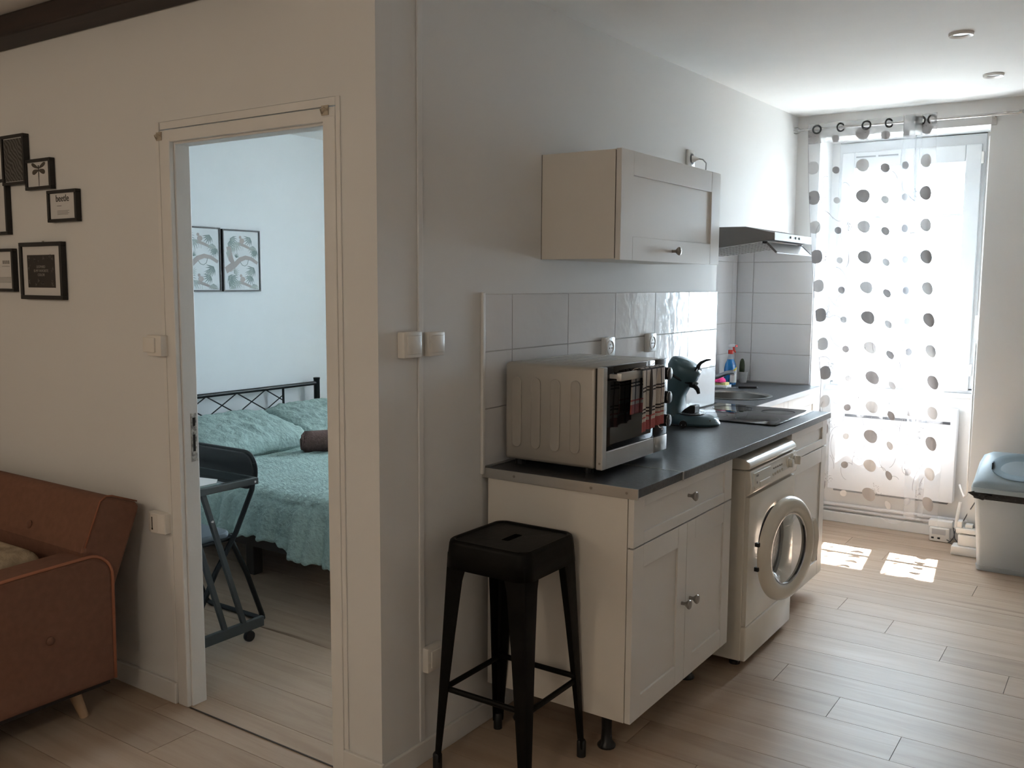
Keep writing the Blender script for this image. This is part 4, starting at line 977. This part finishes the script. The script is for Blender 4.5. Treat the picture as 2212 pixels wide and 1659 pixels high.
# ---- jungle prints on the bedroom wall
PG = [mat('leaf_grey_green', (.22, .29, .28), .8), mat('leaf_pale', (.36, .42, .41), .8), mat('branch_taupe', (.38, .35, .34), .8), mat('animal_taupe', (.42, .375, .36), .8)]
PB = mat('print_paper', (.66, .70, .72), .7)
def jungle(label, y0, y1, z0, z1, seed):
    t = thing('jungle_print', label, 'picture', (-2.97, (y0+y1)/2, z0), 'jungle prints on the bedroom wall')
    x0, x1 = -2.9795, -2.958; b = .009
    MB().box(x0, x1, y0, y1, z0, z0+b).box(x0, x1, y0, y1, z1-b, z1).box(x0, x1, y0, y0+b, z0+b, z1-b).box(x0, x1, y1-b, y1, z0+b, z1-b).build('frame', FRAMEB, t, bevel=.001)
    pr = MB().box(x0, x1-.006, y0+b-.001, y1-b+.001, z0+b-.001, z1-b+.001).build('print', PB, t)
    rr = random.Random(seed); m = MB(); xa = x1-.0058
    W_, H_ = y1-y0-2*b-.024, z1-z0-2*b-.024
    cnt = [0]
    def P(u, v): return (y0+b+.012+u*W_, z0+b+.012+v*H_)
    def poly(pts, k):
        cnt[0] += 1; m.cm = k; m.prism(pts, 'x', xa, xa+.0003+cnt[0]*2e-6)
    def clampu(p): return (min(max(p[0], y0+b+.006), y1-b-.006), min(max(p[1], z0+b+.006), z1-b-.006))
    def stroke(pts, w0, w1, k):
        L_, R_ = [], []
        for i, p in enumerate(pts):
            q = pts[min(i+1, len(pts)-1)]; o_ = pts[max(i-1, 0)]
            dx, dz = q[0]-o_[0], q[1]-o_[1]; l = math.hypot(dx, dz) or 1
            w_ = lerp(w0, w1, i/(len(pts)-1)); L_.append(clampu((p[0]-dz/l*w_, p[1]+dx/l*w_))); R_.append(clampu((p[0]+dz/l*w_, p[1]-dx/l*w_)))
        poly(L_+R_[::-1], k)
    def frond(u, v, ang, L, k, n=7):
        c = P(u, v)
        for i in range(n):
            f = i/(n-1); a = ang+lerp(-.95, .95, f); l = L*(1-.45*abs(f-.5))
            tip = (c[0]+l*math.cos(a), c[1]+l*math.sin(a)); mid = (c[0]+l*.5*math.cos(a+.12), c[1]+l*.5*math.sin(a+.12))
            nx, nz = -math.sin(a)*L*.055, math.cos(a)*L*.055
            poly([clampu(q) for q in (c, (mid[0]+nx, mid[1]+nz), tip, (mid[0]-nx, mid[1]-nz))], k)
    def motif(dv):
        stroke([P(.0+u, .80+dv+.05*math.sin(u*4)+(-.10*u)) for u in [i/10 for i in range(4, 11)]], .010, .006, 2)
        for u, v, a, L, k in ((.16, .90, -.6, .07, 0), (.30, .84, -1.2, .075, 1), (.08, .80, -.3, .06, 0), (.78, .93, -2.2, .07, 0), (.86, .78, -1.6, .065, 1), (.93, .70, -1.8, .06, 0), (.2, .74, -1.5, .05, 1)): frond(u, v+dv, a+rr.uniform(-.2, .2), L, k)
        for i in range(5): stroke([P(.3+.06*i, .80+dv), P(.3+.06*i+.01, .70+dv-.03*rr.random())], .0008, .0006, 1)
        c = P(.52, .86+dv); poly([(c[0]+.016*math.cos(a)*1.2, c[1]+.017*math.sin(a)) for a in [math.pi*2*i/12 for i in range(12)]], 3)
        c = P(.47, .925+dv); poly([(c[0]+.010*math.cos(a), c[1]+.010*math.sin(a)) for a in [math.pi*2*i/10 for i in range(10)]], 3)
    motif(0); motif(-.70)
    stroke([P(.10, .75), P(.14, .62), P(.17, .52), P(.24, .44), P(.10, .36), P(.0, .32)], .016, .022, 2)
    stroke([P(.10, .34), P(.30, .43), P(.45, .52), P(.62, .56), P(.80, .54), P(1, .46)], .018, .010, 2)
    stroke([P(.45, .48), P(.52, .42), P(.60, .405), P(.68, .44), P(.72, .53)], .0018, .0018, 0)
    stroke([P(.06, .33), P(.16, .30), P(.27, .34), P(.32, .40)], .0015, .0015, 2)
    for u, v, a, L, k in ((.33, .55, 1.2, .035, 0), (.88, .38, -2.4, .075, 0), (.95, .60, 2.2, .05, 0), (.75, .33, -1.8, .06, 1), (.25, .27, .4, .05, 1), (.08, .22, -.8, .06, 0), (.03, .64, -.3, .05, 1)): frond(u, v, a, L, k)
    m.build('jungle_artwork', PG, pr)
jungle('jungle print in a thin black frame, fully visible, right of its twin', 1.822, 2.118, 1.456, 1.845, 4)
jungle('jungle print in a thin black frame, partly hidden by the door jamb', 1.497, 1.806, 1.456, 1.850, 9)
# ---- folding chair
t = thing('folding_chair', 'black folding chair with grey padded seat beside the bed', 'chair', (-1.55, .5, 0))
XL, XR = -1.775, -1.345
for x in (XL, XR):
    MB().tube([(x, .30, .012), (x, .352, .127), (x, .451, .298), (x, .564, .451), (x, .655, .62), (x, .672, .70), (x, .668, .735)], .0115, 10).build('leg', BEDM, t, smooth='a')
    MB().tube([(x+(.02 if x == XL else -.02), .545, .432), (x+(.018 if x == XL else -.018), .63, .25), (x+(.018 if x == XL else -.018), .712, .03)], .0115, 10).build('leg', BEDM, t, smooth='a')
MB().tube([(XR-.018, .705, .045), (XR-.022, .717, .02), (XR-.045, .72, .0125), (XL+.045, .72, .0125), (XL+.022, .717, .02), (XL+.018, .705, .045)], .0115, 10).build('floor_bar', BEDM, t, smooth='a')
def rrect(cx, cz_, hw_, hh, r, n=8):
    o_ = []
    for q in range(4):
        ox, oz = (hw_-r)*(1 if q in (0, 3) else -1), (hh-r)*(1 if q in (0, 1) else -1)
        for k in range(n): a = math.pi/2*(q+k/(n-1)); o_.append((cx+ox+r*math.cos(a), cz_+oz+r*math.sin(a)))
    return o_
MB().prism(rrect((XL+XR)/2, .70, .222, .078, .07), 'y', .655, .685).build('backrest', mat('vinyl_black', (.010, .012, .013), .45), t, bevel=.006, seg=3)
MB().tube([(p[0], .672, p[1]) for p in rrect((XL+XR)/2, .70, .224, .080, .072)], .008, 8, closed=True).build('backrest_frame', BEDM, t, smooth=True)
MB().prism([(x_, y_) for x_, y_ in rrect((XL+XR)/2, .40, .195, .165, .05)], 'z', .425, .455).build('seat', mat('seat_grey_blue', (.16, .19, .22), .6), t, bevel=.012, seg=3)
MB().tube([(x_, y_, .424) for x_, y_ in rrect((XL+XR)/2, .39, .198, .188, .05)], .008, 8, closed=True).build('seat_frame', BEDM, t, smooth=True)
# ---- laptop table
t = thing('side_table', 'grey metal laptop table on casters with a glass top', 'table', (-1.4, .36, 0))
TG = mat('table_grey', (.085, .095, .098), .45, .4)
X0, X1, Y0, Y1, ZT = -1.825, -1.225, .08, .592, .700
MB().box(X1-.02, X1, Y0, Y1, ZT-.028, ZT).box(X0, X0+.02, Y0, Y1, ZT-.028, ZT).box(X0+.02, X1-.02, Y0, Y0+.02, ZT-.028, ZT).box(X0+.02, X1-.02, Y1-.02, Y1, ZT-.028, ZT).build('top_frame', TG, t, bevel=.003)
MB().box(X0+.01, X1-.012, Y0+.01, Y1-.012, ZT+.0003, ZT+.005).build('glass_top', glass_thin('table_glass', (.78, .83, .83), .2, .03), t)
tp = MB().prism([(X1-.42, Y0+.02), (X1-.03, Y0+.02), (X1-.03, .40), (X1-.08, .445), (X1-.16, .43), (X1-.42, .33)], 'z', ZT+.0056, ZT+.0066).build('paper_sheet', PAPER, None, ); tag(tp, 'white sheet lying on the glass laptop table', 'paper')
for x in (X1-.011, X0+.011):
    MB().box(x-.010, x+.010, .10, .605, .048, .092).build('base_bar', TG, t, bevel=.003)
    for a, b, c, d in ((.505, .09, .318, .674), (.408, .09, .232, .674)):
        MB().prism([(a-.011, b-.01), (a+.011, b-.01), (c+.011, d), (c-.011, d)], 'x', x-.009, x+.009).build('post', TG, t, bevel=.002)
    for y in (.53, .15):
        cs = MB().lathe([(.012, -.011), (.022, -.011), (.024, -.006), (.024, .006), (.022, .011), (.012, .011)], (x, y, .024), (1, 0, 0), 20).build('caster', BLACKP, t, smooth='a')
        MB().box(x-.008, x+.008, y-.008, y+.008, .03, .05).build('caster_fork', BLACKP, cs)
MB().box(X0+.011, X1-.011, .115, .14, .055, .085).build('cross_bar', TG, t)
for y, z in ((.572, .685), (.352, .56)): MB().lathe([(.006, 0), (.005, .003)], (X1, y, z), (1, 0, 0), 12).build('bolt', CHROME, t)

# ================================================================ WINDOW SIDE
# ---- electric heater under the window
t = thing('wall_heater', 'white panel heater under the window behind the sheer curtain', 'heater', (.6, 4.0, .22))
HM = mat('heater_white', (.82, .83, .85), .35)
MB().rbox(.215, .950, 3.975, 4.050, .225, .79, .008, 2).build('body', HM, t, smooth='a')
MB().box(.305, .915, 3.9735, 3.976, .697, .714).build('air_slot', mat('slot_shadow', (.06, .06, .065), .7), t)
MB().box(.25, .92, 3.99, 4.045, .213, .226).build('bottom_shade', mat('heater_shade_dark', (.12, .12, .125), .7), t)  # dark strip standing in for the shadow slot beneath the heater
for x in (.3, .86): MB().box(x, x+.03, 4.05, 4.0595, .3, .7).build('wall_bracket', HM, t)
o = MB().tube([(.17, 4.035, .115), (1.03, 4.035, .115)], .011, 10).build('heating_pipe', mat('pipe_white', (.75, .75, .76), .4), None, smooth='a'); tag(o, 'white pipe running low along the window reveal, upper of two', 'pipe', 'pipes under the window')
o = MB().tube([(.17, 4.042, .085), (1.03, 4.042, .085)], .009, 10).build('heating_pipe', MATS['pipe_white'], None, smooth='a'); tag(o, 'white pipe running low along the window reveal, lower of two', 'pipe', 'pipes under the window')
# ---- curtain rod
RY, RZ = 3.715, 2.445
t = thing('curtain_rod', 'thin metal curtain rod with openwork leaf finials above the window', 'curtain rod', (.6, RY, RZ))
RODM = mat('rod_metal', (.50, .48, .46), .35, .8)
MB().tube([(.055, RY, RZ), (1.20, RY, RZ-.004)], .0075, 12).build('rod', RODM, t, smooth='a')
for sgn, x in ((-1, .055), (1, 1.20)):
    for k in range(6):
        a = math.pi*k/3
        pts = []
        for i in range(9):
            f = i/8; r = .020*math.sin(math.pi*f)**.8
            pts.append((x+sgn*(.012+.062*f), RY+r*math.cos(a), RZ+r*math.sin(a)))
        MB().tube(pts, .0016, 6).build('finial_wire', RODM, t)
    MB().lathe([(.009, 0), (.009, .014)], (x, RY, RZ), (sgn, 0, 0), 12).build('finial_collar', RODM, t)
for x in (.10, 1.075):
    MB().box(x-.008, x+.008, RY-.006, 3.7795, RZ-.012, RZ-.0078).box(x-.012, x+.012, 3.774, 3.7795, RZ-.05, RZ+.012).box(x-.006, x+.006, RY-.009, RY+.009, RZ-.012, RZ-.0076).build('bracket', RODM, t)
# ---- sheer curtain
UU = [0, .045, .20, .37, .52, .60, .66, .72, .78, .84, .90, .95, 1.0]
XX = [.085, .137, .275, .420, .545, .620, .685, .628, .690, .725, .690, .760, .800]
YYo = [0, .0, .0, .0, .0, .010, .018, -.028, -.034, -.012, .02, -.016, -.02]
ZTOP, NUc, NVc = 2.475, 150, 120
def ctn(u, v):
    x = pl(u, UU, XX); yo = pl(u, UU, YYo)
    amp = (.008+.012*min(1, v*3)) if u < .58 else (.006+.012*min(1, v*3))
    fold = amp*math.sin(u*2*math.pi*6.1+.6)+.010*v*math.sin(u*41+v*3)
    hem = .135+.030*math.sin(u*9+.5)+.012*math.sin(u*31)+(.035 if .25 < u < .5 else 0)*math.sin((u-.25)*4*math.pi)
    z = lerp(ZTOP, hem, v)
    spread = 1+.10*v if u > .58 else 1
    x2 = x+.120*min(1, v/.66)**1.7*(1 if u < .3 else 1-.25*(u-.3)/.7)+.02*v*math.sin(u*7)+.012*v*math.sin(v*4+u*5)
    y = RY+yo*(1-.35*v)+fold*(.25 if v < .03 else 1)+.055*v-.006
    return Vector((x2, y, z))
SHEER = sheer('sheer_voile', (.80, .82, .86), .21, .24, noise=.05)
HEADM = sheer('sheer_heading', (.55, .54, .54), .40, .12)
DOTD = sheer('dot_grey', (.34, .325, .325), .997, .02)
DOTL = sheer('dot_white', (.58, .57, .57), .99, .03)
STITCH = mat('stitch_grey', (.32, .31, .31), .8)
t = thing('sheer_curtain', 'white sheer curtain with grey dots hanging on black eyelets', 'curtain', (.5, RY+.02, .12))
cl_ = MB(); NVh = 6
vs = [ctn(i/NUc, j/NVc) for j in range(NVc+1) for i in range(NUc+1)]
for p in vs: cl_.v.append(p)
for j in range(NVc):
    for i in range(NUc):
        cl_.f.append((j*(NUc+1)+i, j*(NUc+1)+i+1, (j+1)*(NUc+1)+i+1, (j+1)*(NUc+1)+i)); cl_.m.append(1 if j < NVh else 0)
cloth = cl_.build('voile', [SHEER, HEADM], t, smooth=True)
m = MB().tube([ctn(0, v)+Vector((-.001, 0, 0)) for v in [k/90 for k in range(90)]], .0016, 5).build('side_hem', STITCH, cloth)
for u in (.045, .20, .37, .52, .66, .86, .965):
    c_ = ctn(u, .0145); c_ = Vector((c_.x, RY, RZ))
    dx = (ctn(u+.02, .0145)-ctn(u-.02, .0145)); dx.z = 0; dx.normalize()
    wob = {.045: .1, .20: .75, .37: .2, .52: .8, .66: 1.15, .86: .15, .965: .6}[u]
    nx = Vector((math.sin(wob)*1.0, -math.cos(wob), 0)).normalized(); e1 = nx.cross(Vector((0, 0, 1))).normalized()
    ring = [c_+(e1*math.cos(a)+Vector((0, 0, 1))*math.sin(a))*.0225+Vector((0, -.013, -.004)) for a in [2*math.pi*k/28 for k in range(28)]]
    MB().tube(ring, .0052, 8, closed=True).build('eyelet', BLACKP, t, smooth=True)
# dots printed on the voile, following the folds
def dot(u, v, r, m_, side=-1):
    # r in metres; local metric of the cloth
    du = (ctn(u+.004, v)-ctn(u-.004, v)).length/.008; dv = (ctn(u, v+.004)-ctn(u, v-.004)).length/.008
    m = MB(); vs = [ctn(u, v)+Vector((0, -.0012, 0))]; rings = 3; n = 20
    for q in range(1, rings+1):
        for k in range(n):
            a = 2*math.pi*k/n; uu = u+r*q/rings*math.cos(a)/du; vv = v+r*q/rings*math.sin(a)/dv
            vs.append(ctn(min(max(uu, 0), 1), min(max(vv, 0), 1))+Vector((0, -.0012, 0)))
    fs = [(0, 1+k, 1+(k+1) % n) for k in range(n)]
    for q in range(rings-1):
        for k in range(n): fs.append((1+q*n+k, 1+q*n+(k+1) % n, 1+(q+1)*n+(k+1) % n, 1+(q+1)*n+k))
    m.add(vs, fs).build('dot', m_, cloth, smooth=True)
def zv(z): return (ZTOP-z)/(ZTOP-.14)
colsD = [(.022, .042, 0), (.165, .021, 1), (.345, .040, 0), (.497, .025, 1), (.705, .022, 1), (.945, .040, 0)]
for ci, (u, r, ph) in enumerate(colsD):
    for k in range(13):
        z = 2.395-.178*k-(.02 if ph else 0)
        if z < .2: break
        if k in (0,):
            dot(u, zv(z+.005), r, DOTD); continue
        drk = (k % 2 == 0) if ph == 0 else (k % 2 == 1)
        dot(u, zv(z), r*(1 if drk else .92), DOTD if drk else DOTL)
# embroidered blossoms and tendrils
m = MB(); rr = random.Random(11)
def ribbon(pts, w_):
    vs = []
    for i, (u, v) in enumerate(pts):
        p = ctn(min(max(u, 0), 1), min(max(v, 0), 1)); q = ctn(min(max(pts[min(i+1, len(pts)-1)][0], 0), 1), min(max(pts[min(i+1, len(pts)-1)][1], 0), 1)); o_ = ctn(min(max(pts[max(i-1, 0)][0], 0), 1), min(max(pts[max(i-1, 0)][1], 0), 1))
        d = (q-o_); n_ = Vector((-d.z, 0, d.x)); n_ = n_.normalized() if n_.length > 1e-9 else Vector((1, 0, 0))
        vs += [p+n_*w_+Vector((0, -.0022, 0)), p-n_*w_+Vector((0, -.0022, 0))]
    m.add(vs, [(2*i, 2*i+1, 2*i+3, 2*i+2) for i in range(len(pts)-1)])
for ci, u in enumerate((.08, .225, .42, .575, .83)):
    for k in range(12):
        z = 2.03-.172*k
        if z < .2: break
        uu = u+(.03 if k % 2 else -.02)
        if (k+ci) % 2 == 0:
            for s_ in range(26):
                a = rr.uniform(0, 6.28); R_ = .036*math.sqrt(rr.random()); du = R_*math.cos(a)/1.0; dv = R_*math.sin(a)/2.34
                th = rr.uniform(0, 6.28); L = .006
                ribbon([(uu+du, zv(z)+dv), (uu+du+L*math.cos(th), zv(z)+dv+L*math.sin(th)/2.3)], .0014)
        for s_ in range(2):
            a0 = rr.uniform(0, 6.28); R_ = rr.uniform(.05, .12); u0 = uu+rr.uniform(-.05, .05); z0 = z+rr.uniform(-.06, .09); sp = rr.uniform(.8, 1.7)
            ribbon([(u0+R_*math.cos(a0+sp*i/9)/1.6, zv(z0+R_*math.sin(a0+sp*i/9))) for i in range(10)], .0011)
o = m.build('embroidery', STITCH, cloth); o['kind'] = 'stuff'
# ---- router with antenna, cables, stepped box
t = thing('wifi_router', 'white internet router with upright antenna on the floor under the window', 'router', (.93, 3.93, 0))
rb = MB().rbox(.845, .955, 3.90, 3.96, .002, .085, .006, 2).build('body', WHITEP, t, smooth='a')
MB().rbox(.835, .965, 3.915, 3.975, .085, .125, .006, 2).build('top_shell', WHITEP, t, smooth='a')
MB().box(.86, .935, 3.898, 3.9005, .045, .078).build('recess', mat('port_grey', (.55, .55, .56), .5), rb)
for x in (.858, .892): MB().box(x, x+.014, 3.8975, 3.9005, .018, .028).build('port', GAP, rb)
MB().tube([(.985, 3.91, .10), (.992, 3.905, .16), (1.004, 3.9, .255)], [.010, .010, .009], 10).build('antenna', WHITEP, t, smooth='a')
o = MB().tube([(.945, 3.893, .022), (.965, 3.87, .02), (.985, 3.86, .05), (.99, 3.87, .09), (1.02, 3.85, .13), (1.06, 3.80, .22), (1.10, 3.75, .30), (1.16, 3.72, .35)], .003, 8).build('router_cable', mat('cable_dark', (.06, .06, .065), .5), None, smooth=True)
tag(o, 'dark thin cable rising from the router towards the bin', 'cable')
o = MB().tube([(.955, 3.88, .012), (1.0, 3.83, .012), (1.03, 3.80, .06), (1.02, 3.79, .10), (.985, 3.83, .115), (1.0, 3.80, .06), (1.04, 3.755, .03)], .003, 8).build('looped_cable', MATS['cable_dark'], None, smooth=True)
tag(o, 'tangled dark cable looped between router and white stepped box', 'cable')
o = MB().tube([(.985, 3.96, .35), (1.0, 3.95, .315), (1.02, 3.92, .285), (1.04, 3.86, .31), (1.05, 3.80, .36), (1.05, 3.79, .42), (1.05, 3.79, 1.2)], .006, 8).build('white_cable', WHITEP, None, smooth=True)
tag(o, 'white cable hanging down the wall edge right of the window', 'cable')
t = thing('stepped_box', 'white stepped plastic box on the floor beside the bin', 'box', (1.11, 3.70, 0))
MB().rbox(1.0, 1.30, 3.665, 3.762, .0, .05, .006, 2).build('base', WHITEP, t, smooth='a')
MB().rbox(1.03, 1.30, 3.69, 3.762, .05, .115, .006, 2).build('step', WHITEP, t, smooth='a')
MB().rbox(1.015, 1.30, 3.70, 3.762, .12, .15, .006, 2).build('upper_shelf', WHITEP, t, smooth='a')
MB().box(1.02, 1.045, 3.71, 3.76, .115, .185).box(1.06, 1.10, 3.72, 3.76, .15, .172).build('upright', WHITEP, t, bevel=.003)
# ---- bin
t = thing('waste_bin', 'grey plastic waste bin with blue-grey swing lid by the wall', 'bin', (1.38, 3.55, 0))
BX0, BX1, BY0, BY1 = 1.16, 1.52, 3.43, 3.655
def taper(m, x0, x1, y0, y1, z0, z1, d0, d1, r=.03, n=6, cap=True):
    def ringp(d, z):
        o_ = []
        for q in range(4):
            cx = x1+d-r if q in (0, 3) else x0-d+r; cy = y1+d-r if q in (0, 1) else y0-d+r
            for k in range(n): a = math.pi/2*(q+k/(n-1)); o_.append((cx+r*math.cos(a), cy+r*math.sin(a), z))
        return o_
    N = 4*n; a_, b_ = ringp(d0, z0), ringp(d1, z1)
    m.add(a_+b_, [(k, (k+1) % N, N+(k+1) % N, N+k) for k in range(N)]+([tuple(range(N-1, -1, -1)), tuple(N+k for k in range(N))] if cap else []))
    return m
m = MB(); taper(m, BX0, BX1, BY0, BY1, .002, .03, 0, .004); taper(m, BX0, BX1, BY0, BY1, .03, .405, .0, .026)
m.build('body', GREYP, t, smooth='a')
m = MB(); taper(m, BX0, BX1, BY0, BY1, .395, .432, .030, .034); 
m.build('bag_edge', mat('bag_black', (.012, .012, .013), .25, bump=.8, bscale=40), t, smooth='a')
MB().prism([(BX0-.055, .425), (BX0-.015, .44), (BX0+.06, .42), (BX0+.02, .392), (BX0-.01, .40)], 'y', BY0-.040, BY0-.032).build('bag_fold', MATS['bag_black'], t)
m = MB(); taper(m, BX0, BX1, BY0, BY1, .432, .456, .042, .042)
m.build('lid_rim', GREYD, t, smooth='a')
yz = [(BY0-.036, .456), (BY0-.034, .478), (BY0-.020, .497), (BY0+.045, .548), (BY0+.130, .606), (BY0+.165, .621), (BY1-.03, .622), (BY1+.020, .600), (BY1+.034, .56), (BY1+.036, .456)]
st_ = [(BX0-.038, .30, .92), (BX0-.030, .62, .97), (BX0-.012, .86, 1.0), (BX0+.030, .985, 1.0), (BX0+.07, 1, 1), (BX1-.07, 1, 1), (BX1-.030, .985, 1.0), (BX1+.012, .86, 1.0), (BX1+.030, .62, .97), (BX1+.038, .30, .92)]
ymid = (BY0+BY1)/2; n = len(yz)
m = MB()
m.add([(x, ymid+(y-ymid)*ky, .456+(z-.456)*kz) for x, kz, ky in st_ for y, z in yz], [(i*n+k, i*n+(k+1) % n, (i+1)*n+(k+1) % n, (i+1)*n+k) for i in range(len(st_)-1) for k in range(n)]+[tuple(range(n)), tuple((len(st_)-1)*n+k for k in range(n))])
li = m.build('lid', GREYD, t, smooth='a', angle=.9)
nrm = Vector((0, -.585, .811)); fc = Vector(((BX0+BX1)/2, BY0+.070, .5655))
MB().lathe([(.128, -.004), (.130, .004), (.122, .006), (.10, .001), (.06, -.002), (.001, -.003)], fc, nrm, 44, cap=False, sx=1.12, sy=.78).build('swing_flap', mat('flap_blue_grey', (.25, .33, .38), .4), li, smooth='a')
MB().box(BX0+.045, BX0+.049, BY0+.03, BY0+.085, .55, .585).build('hinge_slot', BLACKP, li)
